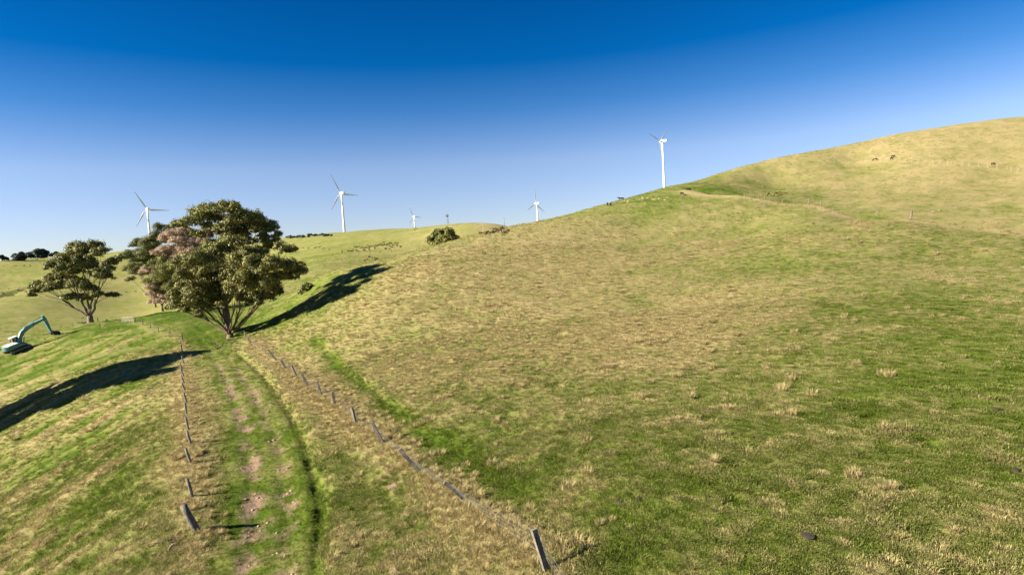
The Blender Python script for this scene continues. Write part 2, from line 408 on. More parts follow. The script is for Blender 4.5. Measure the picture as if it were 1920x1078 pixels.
def fields(x, y):
    """height, dryness and bare soil of the land"""
    r_ = np.hypot(x, y)
    z = base_h(x, y)
    nr = np.clip(1.25 - r_ / 240, 0.15, 1)
    hum = fbm(x / 0.9, y / 0.9, 3); mid = fbm(x / 4.2 + 40, y / 4.2, 4); big = fbm(x / 22.0, y / 22.0 + 11, 4)
    z = z + (0.10 * hum + 0.20 * mid) * nr + 0.30 * big * sstep(15, 60, r_) * (1 - 0.7 * sstep(180, 230, r_)) + 2.2 * fbm(x / 90.0 + 3, y / 90.0, 5) * sstep(230, 420, r_) * (x < 140)
    dL, sL = dist_poly(x, y, FENCE_L); dR, sR = dist_poly(x, y, FENCE_R)
    left = sstep(0.5, 6, np.where(sL > 0, dL, 0)) * (r_ < 400)
    # terracettes: low steps trodden along the slope of the left paddock
    u = x * 0.93 - y * 0.36; v = x * 0.36 + y * 0.93
    wob = 1.1 * fbm(x / 7, y / 7, 2)
    ter = perlin(u / 1.7 + wob, v / 9.0); ter2 = perlin(u / 3.4 + wob + 31, v / 15.0)
    z = z + left * (0.26 * ter + 0.32 * ter2) * np.clip(1.4 - r_ / 90, 0.25, 1)
    # steps on the big hill
    hillw = sstep(120, 170, r_) * (x > 60)
    st = perlin(x / 7 - y / 9 + 0.8 * wob, x / 22 + y / 16)
    z = z + hillw * 0.16 * st
    gu, _ = dist_poly(x, y, GULLY); z = z - 2.6 * np.exp(-(gu / 3.0) ** 2) * (0.7 + 0.5 * fbm(x / 12, y / 12, 2))
    # crest carrying the ridge fence
    g_, gs_ = dist_poly(x, y, RIDGE)
    z = z + 0.5 * np.exp(-(g_ / 3.5) ** 2) - 1.2 * np.exp(-((g_ - 11) / 6.0) ** 2) * (gs_ > 0) * (g_ < 40)
    # hoof pits and small scalds on the near hill
    z = z - 0.11 * sstep(0.2, 0.6, perlin(x / 1.7 + 3, y / 1.7)) * nr * sstep(0.5, 4, np.where(sR < 0, dR, 0))
    # the track
    a, _ = dist_poly(x, y, RUT_L); b, _ = dist_poly(x, y, RUT_R); c, cs = dist_poly(x, y, DITCH)
    p_, _ = dist_poly(x, y, OLDPATH)
    z = z - 0.10 * np.exp(-(a / 0.45) ** 2) - 0.09 * np.exp(-(b / 0.45) ** 2)
    z = z - 0.30 * np.exp(-(c / 0.36) ** 2) * (0.75 + 0.4 * fbm(x / 1.5, y / 1.5, 2)) + 0.20 * np.exp(-((c - 0.9) / 0.6) ** 2) * (cs < 0)
    z = z - 0.20 * np.exp(-(p_ / 0.6) ** 2)
    z = z + 0.12 * np.exp(-(dR / 1.0) ** 2) + 0.10 * np.exp(-(dL / 0.8) ** 2)
    # dryness
    w = warp(x, y); num = np.zeros(x.shape); den = np.zeros(x.shape)
    for (qx, qy), q in zip(DRY_W, DRY_V):
        d2 = (w[..., 0] - qx) ** 2 + (w[..., 1] - qy) ** 2; k = 1.0 / (d2 + 0.004) ** 1.6
        num += k * q; den += k
    dry = num / den
    dry = dry + 0.40 * big + 0.46 * mid + 0.40 * hum * nr
    dry = dry + left * (0.60 * ter + 0.50 * ter2) + hillw * 0.25 * st
    onfar = sstep(230, 330, r_) * (x < 140)
    dry = dry + onfar * 0.35 * fbm(x / 60, y / 25, 4)
    tr = np.minimum(a, b)
    lane = np.exp(-(np.maximum(a + b - 3.2, 0) / 1.3) ** 2) * (r_ < 115)
    dry = dry - lane * (0.26 + np.clip(dry, 0, 1) * 0.25) * (0.8 + 0.8 * fbm(x / 1.8, y / 3.5 + 60, 3))
    nb = fbm(x / 2.2 + 9, y / 2.2, 3)
    dry = dry - 0.55 * np.exp(-(p_ / 0.9) ** 2) - 0.22 * np.exp(-(c / 0.5) ** 2)
    dry = dry + 0.35 * np.exp(-(dR / 1.3) ** 2) + 0.40 * np.exp(-((dL - 0.3) / 0.9) ** 2)
    dry = dry + 1.0 * np.exp(-(g_ / 2.8) ** 2) - 0.25 * np.exp(-((g_ - 12) / 8.0) ** 2) * (gs_ > 0)
    f_, _ = dist_poly(x, y, BIGFENCE); dry = dry + 0.25 * np.exp(-(f_ / 1.5) ** 2)
    soil = np.exp(-(a / 0.75) ** 2) * (0.47 + 1.1 * nb) + np.exp(-(b / 0.65) ** 2) * (0.43 + 1.1 * nb)
    soil = soil * sstep(160, 60, r_)
    soil = np.maximum(soil, 0.62 * np.exp(-(((x - SO[0]) / 1.0) ** 2 + ((y - SO[1]) / 1.9) ** 2)))
    bank = np.exp(-((c - 3.2) / 1.2) ** 2) * (cs < 0) * (r_ < 90)
    soil = np.maximum(soil, bank * (0.05 + 1.6 * fbm(x / 1.3 + 70, y / 1.3, 3)))
    fields.pale = onfar * 1.0
    return z, np.clip(dry, -0.3, 1.3), np.clip(soil, 0, 1)

DRY = [(1200, 640, .8), (1000, 480, .78), (800, 520, .75), (1300, 420, .54), (1500, 500, .42), (1700, 560, .28), (1500, 650, .36), (1300, 760, .42), (1600, 750, .28),
       (1100, 850, .22), (900, 750, .42), (1500, 900, .18), (1800, 650, .28), (1700, 450, .5), (1850, 900, .22), (1200, 1000, .15), (1000, 700, .68), (700, 600, .75), (750, 680, .6),
       (600, 620, .65), (850, 850, .2), (1300, 580, .78), (1150, 385, .35), (1240, 376, .1), (1000, 600, .75), (900, 560, .78), (1100, 440, .75), (1400, 600, .55), (1700, 850, .22), (1000, 900, .12), (1900, 1060, .12), (1600, 1060, .12), (1300, 1060, .18), (1750, 960, .18),  # greener near grass; foreground dryness also lowered to darken it like lens vignetting
       (1700, 280, .88), (1500, 310, .72), (1400, 352, .4), (1600, 350, .72), (1850, 350, .75), (1850, 250, .88), (1750, 380, .66), (1320, 358, .25), (1550, 335, .65), (1500, 372, .4),
       (860, 430, .58), (700, 450, .34), (600, 480, .28), (650, 500, .36), (750, 460, .5), (920, 425, .8), (50, 560, .42), (200, 560, .5), (100, 500, .35), (20, 615, .35), (300, 560, .45),
       (250, 605, .0), (330, 600, .0), (180, 640, .12), (100, 680, .22), (30, 740, .62), (250, 660, .22), (150, 820, .34), (250, 800, .42), (100, 950, .28), (300, 950, .38), (200, 1000, .24),
       (50, 1050, .26), (380, 760, .6), (370, 860, .55), (400, 950, .18), (420, 720, .35), (425, 850, .12), (400, 620, .05), (500, 1000, .15), (500, 850, .3), (575, 930, .08), (80, 640, .1),
       (560, 740, .85), (640, 850, .88), (680, 950, .72), (750, 1000, .55), (630, 1000, .72), (850, 1000, .6), (500, 660, .8), (900, 1050, .55), (680, 740, .6), (800, 830, .6), (520, 590, .1), (600, 560, .25)]
_dh = np.array([hit(a, b)[:2] for a, b, _ in DRY]); DRY_W = warp(_dh[:, 0], _dh[:, 1]); DRY_V = [q[2] for q in DRY]
SO = hit(475, 995)[:2]

def ground_z(x, y): return float(fields(np.array([float(x)]), np.array([float(y)]))[0][0])

# the sheet of land: rings that widen with distance, all the way round and out to the horizon
az = np.unique(np.concatenate([np.radians(np.linspace(-54, 54, 860)), np.radians(np.linspace(54, 306, 90))]))[:-1]
rad = np.exp(np.linspace(math.log(3.0), math.log(6500.0), 540))
AZ, RD = np.meshgrid(az, rad); gx = RD * np.sin(AZ); gy = RD * np.cos(AZ)
gz, gdry, gsoil = fields(gx, gy); gpale = fields.pale
na = len(az); nr_ = len(rad)
V = np.stack([gx, gy, gz], -1).reshape(-1, 3)
I = np.arange(nr_ * na).reshape(nr_, na); J = np.roll(I, -1, axis=1)
Fc = np.stack([I[:-1], J[:-1], J[1:], I[1:]], -1).reshape(-1, 4)[:, ::-1]
V = np.vstack([V, [[0, 0, ground_z(0, 0.01)]]])
me = fast_mesh('pasture', V, Fc)
bm = bmesh.new(); bm.from_mesh(me); bm.verts.ensure_lookup_table()
for k in range(na): bm.faces.new((bm.verts[len(V) - 1], bm.verts[int((k + 1) % na)], bm.verts[k]))
bm.to_mesh(me); bm.free()
set_attr(me, 'dry', np.append(gdry.ravel(), 0.4)); set_attr(me, 'soil', np.append(gsoil.ravel(), 0)); set_attr(me, 'pale', np.append(gpale.ravel(), 0))
me.polygons.foreach_set('use_smooth', [True] * len(me.polygons)); me.update()
me.materials.append(M['ground'])
tag(link('hills', me), kind='structure')

# ------------------------------------------------------------------ grass (uncountable): tufts scattered over the pasture
protos = bpy.data.collections.new('tufts')
def tuft(name, n, hmin, hmax, spread, width, arch, seed):
    g = np.random.default_rng(seed); V = []; F = []; S = []
    for i in range(n):
        a = g.uniform(0, 2 * np.pi); rr = spread * math.sqrt(g.uniform()); bx, by = rr * math.cos(a), rr * math.sin(a)
        h = g.uniform(hmin, hmax); b = a + g.normal(0, 0.9); lean = arch * g.uniform(0.3, 1.2); w = width * g.uniform(0.6, 1.2)
        dx, dy = math.cos(b), math.sin(b); px, py = -dy * w / 2, dx * w / 2
        mx, my, mz = bx + dx * h * lean * 0.35, by + dy * h * lean * 0.35, h * 0.6
        tx, ty, tz = bx + dx * h * lean, by + dy * h * lean, h * (1 - 0.25 * lean)
        k = len(V); V += [(bx - px, by - py, -0.04), (bx + px, by + py, -0.04), (mx + px * .8, my + py * .8, mz), (mx - px * .8, my - py * .8, mz), (tx, ty, tz)]
        F += [(k, k + 1, k + 2), (k, k + 2, k + 3), (k + 3, k + 2, k + 4)]
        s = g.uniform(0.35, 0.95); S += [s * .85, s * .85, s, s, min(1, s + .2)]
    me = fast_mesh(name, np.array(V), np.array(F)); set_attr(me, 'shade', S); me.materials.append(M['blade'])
    o = bpy.data.objects.new(name, me); protos.objects.link(o); return o
# picked by index in name order
for k in range(4): tuft(f'a_green_{k}', 60, 0.03, 0.085, 0.27, 0.017, 1.1, 10 + k)
for k in range(4): tuft(f'b_straw_{k}', 55, 0.04, 0.125, 0.18, 0.014, 1.35, 20 + k)
for k in range(4): tuft(f'c_wide_{k}', 70, 0.04, 0.13, 0.65, 0.07, 1.1, 30 + k)

for k in range(3): tuft(f'd_tussock_{k}', 110, 0.14, 0.42, 0.26, 0.02, 0.9, 40 + k)
def scatter_nodes():
    ng = bpy.data.node_groups.new('scatter', 'GeometryNodeTree')
    ng.interface.new_socket('Geometry', in_out='INPUT', socket_type='NodeSocketGeometry'); ng.interface.new_socket('Geometry', in_out='OUTPUT', socket_type='NodeSocketGeometry')
    gi = ng.nodes.new('NodeGroupInput'); go = ng.nodes.new('NodeGroupOutput')
    ci = ng.nodes.new('GeometryNodeCollectionInfo'); ci.inputs[0].default_value = protos; ci.inputs[1].default_value = True; ci.inputs[2].default_value = True
    ip = ng.nodes.new('GeometryNodeInstanceOnPoints'); ip.inputs['Pick Instance'].default_value = True
    def attr(nm, ty):
        a = ng.nodes.new('GeometryNodeInputNamedAttribute'); a.data_type = ty; a.inputs[0].default_value = nm
        return [o for o in a.outputs if o.enabled][0]
    cb = ng.nodes.new('ShaderNodeCombineXYZ'); ng.links.new(attr('spin', 'FLOAT'), cb.inputs[2])
    ng.links.new(gi.outputs[0], ip.inputs['Points']); ng.links.new(ci.outputs[0], ip.inputs['Instance'])
    ng.links.new(attr('pick', 'INT'), ip.inputs['Instance Index']); ng.links.new(cb.outputs[0], ip.inputs['Rotation']); ng.links.new(attr('size', 'FLOAT'), ip.inputs['Scale'])
    ng.links.new(ip.outputs[0], go.inputs[0]); return ng
NG = scatter_nodes()

def scatter(r0, r1, n, kind, size, seed, line=None):
    g = np.random.default_rng(seed)
    rr = np.sqrt(g.uniform(r0 ** 2, max(r1, r0 + 1) ** 2, n)); aa = np.radians(g.uniform(-47, 47, n)); x = rr * np.sin(aa); y = rr * np.cos(aa)
    z, dry, soil = fields(x, y)
    fine = fbm(x / 0.5 + 5, y / 0.5, 2); d = dry + 0.35 * fine + g.normal(0, 0.14, n)
    keep = g.uniform(0, 1, n) > np.clip(soil * 1.6 - 0.15, 0, 1)
    ta, _ = dist_poly(x, y, RUT_L); tb, _ = dist_poly(x, y, RUT_R); onroad = np.minimum(ta, tb) < 1.3
    if line is not None:
        f = g.uniform(0, len(line) - 1.001, n); i_ = f.astype(int); w_ = (f - i_)[:, None]; q = line[i_] * (1 - w_) + line[i_ + 1] * w_ + g.normal(0, r1, (n, 2)); x, y = q[:, 0], q[:, 1]
        z, dry, soil = fields(x, y); keep = np.ones(n, bool); pick = 12 + g.integers(0, 3, n); sz = size * g.uniform(0.5, 1.3, n); d = np.clip(g.normal(0.95, 0.12, n), 0.5, 1)
    elif kind == 'tussock':
        pick = 12 + g.integers(0, 3, n); sz = size * g.uniform(0.5, 1.3, n); keep &= ~onroad & (dry + 0.9 * fbm(x / 2.5 + 80, y / 2.5, 2) > 0.55); d = np.clip(g.normal(0.85, 0.12, n), 0.5, 1)
    elif kind == 'wide':
        gr_, _ = dist_poly(x, y, RIDGE); keep &= gr_ > 4.5; pick = 8 + g.integers(0, 4, n); sz = size * g.uniform(0.6, 1.25, n) * (0.75 + 0.5 * np.clip(d, 0, 1))
    else:
        straw = (d > 0.70) & ~onroad; pick = np.where(straw, 4, 0) + g.integers(0, 4, n)
        sz = size * g.uniform(0.55, 1.3, n) * np.where(straw, 1.0, 0.9) * (1 + 0.8 * np.clip(fbm(x / 3.0 + 20, y / 3.0, 2), 0, 1)) * np.where(onroad, 0.5, 1)
    return np.stack([x, y, z], -1)[keep], pick[keep], sz[keep], d[keep], g.uniform(0, 6.28, n)[keep]
sets = [scatter(11, 30, 30000, 'fine', 0.9, 1), scatter(30, 62, 40000, 'fine', 1.05, 2), scatter(62, 120, 24000, 'wide', 0.6, 3), scatter(120, 345, 20000, 'wide', 0.8, 4), scatter(12, 70, 2600, 'tussock', 0.8, 5), scatter(70, 170, 4500, 'tussock', 1.0, 6),
        scatter(60, 0.7, 650, 'line', 0.75, 8, FENCE_R[1:]), scatter(60, 0.5, 350, 'line', 0.6, 9, FENCE_L[:14])]
P = np.concatenate([s[0] for s in sets]); me = bpy.data.meshes.new('grass'); me.vertices.add(len(P)); me.vertices.foreach_set('co', P.astype(np.float32).ravel())
a = me.attributes.new('pick', 'INT', 'POINT'); a.data.foreach_set('value', np.concatenate([s[1] for s in sets]).astype(np.int32))
set_attr(me, 'size', np.concatenate([s[2] for s in sets])); set_attr(me, 'tint', sstep(0.10, 0.98, np.concatenate([s[3] for s in sets]))); set_attr(me, 'spin', np.concatenate([s[4] for s in sets]))
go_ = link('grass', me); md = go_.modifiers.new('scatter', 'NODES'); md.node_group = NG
tag(go_, 'green and straw coloured pasture grass covering the hillsides', 'grass', kind='stuff')

# ------------------------------------------------------------------ trees
def leaves(blobs, size, dens, seed, flat=0.8, elong=2.0):
    """leaf sprays scattered through the shells of many small blobs"""
    g = np.random.default_rng(seed); C = []; Rr = []; N = []
    for c, r_ in blobs:
        n = max(10, int(1.75 * dens * r_ * r_)); d = g.normal(size=(n, 3)); d /= np.linalg.norm(d, axis=1)[:, None]
        lo = d[:, 2] < -0.25; d[lo, 2] *= -0.6
        lump = sum(np.sin(d @ g.normal(0, 3.2, 3) + g.uniform(0, 6.3)) for _ in range(4)) / 4
        rad_ = r_ * g.uniform(0.30, 1.0, n) ** 0.5 * (1 + 0.45 * lump + 0.18 * np.abs(g.normal(size=n)))
        q = d * rad_[:, None]; q[:, 2] *= flat
        C.append(np.array(c) + q); N.append(d)
    C = np.concatenate(C); N = np.concatenate(N); n = len(C)
    nr2 = N * 1.35 + g.normal(size=(n, 3)) * 0.62; nr2 /= np.linalg.norm(nr2, axis=1)[:, None]
    t = np.cross(nr2, g.normal(size=(n, 3))); t[:, 2] -= 0.35; t -= nr2 * (t * nr2).sum(1)[:, None]; t /= np.linalg.norm(t, axis=1)[:, None] + 1e-9
    b = np.cross(nr2, t); s = size * g.uniform(0.55, 1.35, n)[:, None]
    fold = nr2 * s * 0.18
    V = np.stack([C - t * s * elong / 2, C + b * s * 0.5 + fold, C + t * s * elong / 2, C - b * s * 0.5 + fold], 1).reshape(-1, 3)
    F = np.arange(4 * n).reshape(n, 4)
    return V, F, np.repeat(np.clip(g.normal(0.5, 0.22, n), 0, 1), 4)

def sub_blobs(c, r_, g, k=12, flat=0.75):
    out = [(np.array(c), r_ * 0.6)]
    for i in range(k):
        d = g.normal(size=3); d /= np.linalg.norm(d); d[2] = abs(d[2]) * 1.0 - 0.35
        out.append((np.array(c) + d * r_ * g.uniform(0.5, 1.0) * np.array([1, 1, flat]), r_ * g.uniform(0.28, 0.52)))
    return out

def bez(a, b, c, n=5): return [a * (1 - t) ** 2 + 2 * b * t * (1 - t) + c * t * t for t in np.linspace(0, 1, n)]

def tree(name, base, clusters, leaf, bark, label, cat='tree', group=None, fork=1.6, limbs=5, trunk_r=0.5, leaf_size=0.22, dens=90, seed=1, back=0.6, sub=7, extra=None, lean=(0, 0), flat=0.92):
    """clusters: list of (xyz, radius, leaf key or None)"""
    g = np.random.default_rng(seed); base = np.array(base, float); root = empty(name, base)
    tag(root, label, cat, group)
    cl = [(np.array(c) - base, r_, mk) for c, r_, mk in clusters]
    fk = np.array([lean[0], lean[1], fork]); C = np.array([c for c, _, _ in cl]); D = C - fk; D /= np.linalg.norm(D, axis=1)[:, None]
    K = min(limbs, len(cl)); cen = D[g.choice(len(D), K, replace=False)]
    for _ in range(8):
        lab = np.argmax(D @ cen.T, axis=1)
        for k in range(K):
            if (lab == k).any(): cen[k] = D[lab == k].mean(0); cen[k] /= np.linalg.norm(cen[k]) + 1e-9
    tb = MB(); rt = trunk_r
    tb.tube([(-lean[0] * .2, -lean[1] * .2, -0.6), (0, 0, 0.0), tuple(fk * 0.5), tuple(fk * 1.02)], [rt * 1.7, rt * 1.3, rt * 1.0, rt * 0.95], 9)
    for k in range(K):
        mem = [i for i in range(len(cl)) if lab[i] == k]
        if not mem: continue
        mean = C[mem].mean(0); node = fk + (mean - fk) * 0.62
        rl = rt * 0.75 * math.sqrt(len(mem) / len(cl) * 1.6 + 0.05)
        mid = fk + (node - fk) * 0.5 + np.array([g.normal(0, .3), g.normal(0, .3), -0.06 * np.linalg.norm(node - fk)])
        path = bez(fk * 0.92, mid, node, 7); path = [q + g.normal(0, 0.05, 3) * np.linalg.norm(node - fk) * 0.35 * (0 < i < 6) for i, q in enumerate(path)]
        tb.tube(path, np.linspace(rl, rl * 0.62, 7), 7)
        for i in mem:
            c, r_, _ = cl[i]; st = path[int(g.integers(3, 7))]
            md_ = (st + c) / 2 + np.array([g.normal(0, .25), g.normal(0, .25), g.uniform(-0.1, 0.12) * np.linalg.norm(c - st)])
            p2 = bez(st, md_, c, 5); rb = max(0.05, rl * 0.5 / math.sqrt(max(1, len(mem)) * 0.5))
            tb.tube(p2, np.linspace(rb, rb * 0.4, 5), 6)
            for _ in range(4):
                d = g.normal(size=3); d[2] = abs(d[2]) * 0.7; d /= np.linalg.norm(d)
                s0 = p2[int(g.integers(2, 5))]
                tb.tube([s0, (s0 + c + d * r_) / 2 + g.normal(0, .1, 3), c + d * r_ * 0.85], [rb * 0.4, rb * 0.25, rb * 0.1 + 0.01], 4, cap=False)
    tb.build('trunk', bark, root, smooth=True)
    keys = {}
    for c, r_, mk in cl: keys.setdefault(mk or leaf, []).extend(sub_blobs(c, r_, g, sub + 6, flat))
    for j, (mk, bl) in enumerate(keys.items()):
        V, F, S = leaves(bl, leaf_size, dens, seed * 10 + j, flat)
        TRI[0] += 2 * len(F); me = fast_mesh('crown', V, F); set_attr(me, 'shade', S); me.materials.append(M[mk]); o = link('crown', me, root)
        if len(keys) > 1 and mk == 'leaf_pink': o['label'] = 'pinkish brown dry foliage of the crown'
    return root

TRI = [0]
def px_clusters(lst, Y, depth, seed, back=0.6, mk=None):
    """clusters read off the photograph, set at the tree's distance; the crown is as deep as it is wide"""
    g = np.random.default_rng(seed); out = []
    xs = np.array([q[0] for q in lst]); cx = (xs.min() + xs.max()) / 2; hw = (xs.max() - xs.min()) / 2 + 1
    for i, q in enumerate(lst):
        x, y, r_ = q[:3]; k = q[3] if len(q) > 3 else mk
        lim = depth * math.sqrt(max(0.05, 1 - ((x - cx) / hw) ** 2 * 0.85))
        dy = q[4] if len(q) > 4 else g.uniform(-1, 0.5) * lim
        out.append((at_y(x, y, Y + dy), 1.27 * r_ * (Y + dy) / FPX, k))
        if g.uniform() < back: out.append((at_y(x + g.uniform(-8, 8), y + g.uniform(-3, 8), Y + g.uniform(0.3, 1.0) * lim), 1.27 * r_ * Y / FPX * g.uniform(.8, 1.1), k))
    return out

def base_at(px, py):
    q = hit(px, py); q[2] = ground_z(q[0], q[1]); return q

# big spreading front tree
bA = base_at(432, 632); YA = bA[1]
A = [(424, 470, 19), (462, 483, 22), (366, 490, 20), (345, 492, 15), (396, 487, 18), (378, 541, 25), (402, 522, 20), (428, 512, 20), (467, 532, 25), (497, 535, 22), (507, 505, 22), (481, 497, 18), (343, 566, 16),
     (366, 562, 18), (461, 554, 17), (550, 500, 17), (566, 511, 11), (541, 520, 14), (527, 467, 12), (540, 471, 11), (516, 550, 13), (410, 553, 17), (440, 545, 16), (335, 572, 11), (353, 574, 11), (373, 573, 10), (326, 555, 12), (478, 559, 13), (500, 555, 12), (393, 568, 9), (350, 584, 8), (372, 587, 7), (394, 581, 7), (470, 570, 9), (488, 569, 8), (414, 573, 7), (440, 456, 15), (405, 468, 13), (386, 466, 11), (485, 480, 13), (455, 525, 18), (352, 545, 17), (345, 520, 17), (380, 515, 18), (525, 522, 14)]
tree('gum_tree', bA, px_clusters(A, YA, 7.0, 5), 'leaf_green', M['bark_red'], 'largest spreading green gum tree with many orange brown stems beside the track', fork=0.55, limbs=11, trunk_r=0.55, leaf_size=0.165, dens=165, seed=21, flat=1.1)
# tall one behind
qB = at_y(425, 606, YA + 6); qB[2] = ground_z(qB[0], qB[1])
B = [(402, 395, 18), (378, 406, 18), (357, 418, 16), (338, 424, 12), (428, 394, 18), (449, 404, 17), (473, 412, 16), (491, 423, 14), (509, 433, 14), (519, 442, 9), (408, 412, 14), (437, 418, 13), (467, 436, 11), (487, 448, 10), (390, 425, 10), (500, 455, 9), (385, 440, 11), (368, 437, 10), (420, 446, 9), (455, 441, 10), (402, 456, 9), (507, 460, 10), (490, 471, 10), (520, 453, 7), (470, 455, 9), (415, 429, 11), (436, 433, 11), (452, 428, 10), (398, 431, 10), (466, 424, 11), (480, 434, 10), (425, 424, 11), (445, 446, 10), (495, 443, 9)]
tree('gum_tree', qB, px_clusters(B, qB[1], 6.0, 6, 0.75), 'leaf_olive', M['bark_brown'], 'tallest domed gum tree with bare inner limbs rising behind the big green tree', fork=5.0, limbs=8, trunk_r=0.45, leaf_size=0.17, dens=140, seed=22, sub=6)
# pinkish one
bC = base_at(305, 585)
PK = 'leaf_pink'
C_ = [(330, 438, 16, PK), (349, 436, 13, PK), (313, 449, 11, PK), (304, 473, 12, PK), (326, 468, 13, PK), (372, 466, 13, PK), (351, 458, 12, PK), (277, 508, 10, PK), (286, 540, 12, PK), (298, 566, 10, PK), (282, 552, 9, PK), (316, 564, 10, PK),
      (298, 526, 17), (319, 512, 20), (330, 538, 16), (302, 492, 13), (338, 500, 14), (312, 548, 12), (345, 480, 12, PK), (290, 518, 9, PK), (365, 446, 11, PK), (335, 455, 12, PK), (385, 476, 10, PK), (355, 474, 11, PK), (318, 482, 11, PK), (306, 555, 10, PK), (325, 520, 15), (308, 508, 14), (340, 525, 14), (330, 560, 11), (360, 482, 11, PK), (342, 468, 11, PK), (380, 455, 10, PK), (288, 498, 10), (300, 540, 12)]
tree('gum_tree', bC, px_clusters(C_, bC[1] - 6, 5.0, 7, 0.5), 'leaf_green', M['bark_brown'], 'gum tree with pinkish brown foliage left of the big green tree', fork=3.5, limbs=6, trunk_r=0.6, leaf_size=0.20, dens=105, seed=23, sub=6)
# dark one to the left
bD = base_at(292, 579); bD[:2] += bD[:2] * 0.05; bD[2] = ground_z(bD[0], bD[1])
D_ = [(307, 431, 13), (322, 429, 9), (259, 458, 11), (277, 461, 15), (292, 447, 13), (253, 479, 13), (268, 488, 18), (242, 479, 9), (250, 504, 12), (265, 510, 15), (283, 500, 12), (246, 525, 7), (285, 475, 14)]
tree('gum_tree', bD, px_clusters(D_, bD[1], 5.0, 8), 'leaf_dark', M['bark_brown'], 'dark green gum tree furthest left in the clump, behind the pinkish tree', fork=3.5, limbs=6, trunk_r=0.55, leaf_size=0.21, dens=105, seed=24, sub=6)
# lone tree
bE = base_at(170, 606)
E_ = [(148, 466, 15), (173, 466, 15), (189, 475, 13), (126, 488, 15), (217, 488, 10), (205, 494, 11), (104, 501, 13), (135, 510, 16), (95, 523, 13), (164, 496, 17), (73, 535, 11), (66, 547, 8), (95, 542, 13), (120, 533, 14),
      (180, 515, 14), (151, 532, 14), (202, 520, 10), (139, 557, 11), (158, 560, 10), (181, 554, 10), (211, 554, 9), (123, 560, 8), (160, 478, 15), (206, 505, 8), (150, 492, 14), (178, 500, 13), (190, 512, 11), (140, 528, 12), (112, 520, 11), (166, 540, 11), (120, 505, 12), (86, 537, 9)]
tree('gum_tree', bE, px_clusters(E_, bE[1], 5.5, 9, 0.4), 'leaf_olive', M['bark_brown'], 'lone fan shaped gum tree left of the clump, above the excavator', fork=1.6, limbs=7, trunk_r=0.6, leaf_size=0.20, dens=125, seed=25, sub=6)
# bush on the skyline
qF = at_y(836, 470, 186); qF[2] = ground_z(qF[0], qF[1])
F_ = [(833, 438, 11), (816, 447, 11), (848, 449, 11), (822, 438, 8), (842, 436, 7), (858, 455, 8), (808, 455, 7), (833, 453, 12), (846, 462, 10), (820, 460, 10)]
tree('bush', qF, px_clusters(F_, qF[1], 4.0, 10), 'leaf_olive', M['bark_brown'], 'round olive bush half hidden by the near hill in the middle', 'bush', fork=0.8, limbs=5, trunk_r=0.25, leaf_size=0.30, dens=110, seed=26)
# dark shrub in the shade
qG = base_at(575, 546)
tree('shrub', qG, px_clusters([(573, 541, 7), (578, 536, 6), (569, 544, 5)], qG[1], 1.0, 11), 'leaf_dark', M['bark_brown'], 'small dark shrub in the shade right of the big trees', 'shrub', fork=0.3, limbs=3, trunk_r=0.08, leaf_size=0.2, dens=120, seed=27, sub=5)
# trees on the far left skyline
for k, (cx, lab_, cl) in enumerate([(35, 'second dark tree from the left on the far left skyline', [(30, 482, 6), (40, 480, 7), (50, 482, 6), (36, 485, 6)]),
                         (70, 'broadest flat topped dark tree on the far left skyline', [(60, 479, 7), (70, 475, 7), (80, 474, 6), (85, 479, 5), (74, 482, 7)]),
                         (103, 'dark tree nearest the lone gum tree on the far left skyline', [(98, 479, 5), (105, 477, 5), (111, 480, 5)]),
                         (5, 'low dark tree at the left edge of the far skyline', [(2, 482, 4), (9, 485, 4), (-4, 483, 5)])]):
    q = at_y(cx, 492, 640); q[2] = ground_z(q[0], q[1])
    tree('skyline_tree', q, px_clusters(cl, 640, 4.0, 30 + k, 0.4), 'leaf_far', M['bark_brown'], lab_, fork=1.5, limbs=3, trunk_r=0.4, leaf_size=0.75, dens=48, seed=40 + k, sub=5, group='dark trees on the far left skyline')
# two tall trees beyond the left edge, whose shadows lie over the paddock
for k, (tip, L, hgt, w_, lab_) in enumerate([((338, 667), 40, 0, 7.0, 'tall slim gum tree beyond the left edge casting the upper shadow band'), ((316, 685), 36, 0, 6.5, 'tall slim gum tree beyond the left edge casting the lower shadow band')]):
    t_ = hit(*tip); bx, by = t_[0] - L * math.cos(SHADOW_AZ), t_[1] - L * math.sin(SHADOW_AZ); bz = ground_z(bx, by)
    top = t_[2] + L * math.tan(SUN_EL); g = np.random.default_rng(60 + k); cl = []
    H = top - bz
    for i in range(16):
        f = 0.42 + 0.56 * i / 15; an = g.uniform(0, 6.28); rr = w_ * g.uniform(0.1, 0.75) * (1.15 - abs(f - 0.65)) 
        cl.append(((bx + rr * math.cos(an), by + rr * math.sin(an), bz + H * f - 1.2), w_ * g.uniform(0.4, 0.6), None))
    tree('gum_tree', (bx, by, bz), cl, 'leaf_olive', M['bark_pale'], lab_, fork=H * 0.3, limbs=6, trunk_r=0.5, leaf_size=0.4, dens=42, seed=50 + k, sub=6)

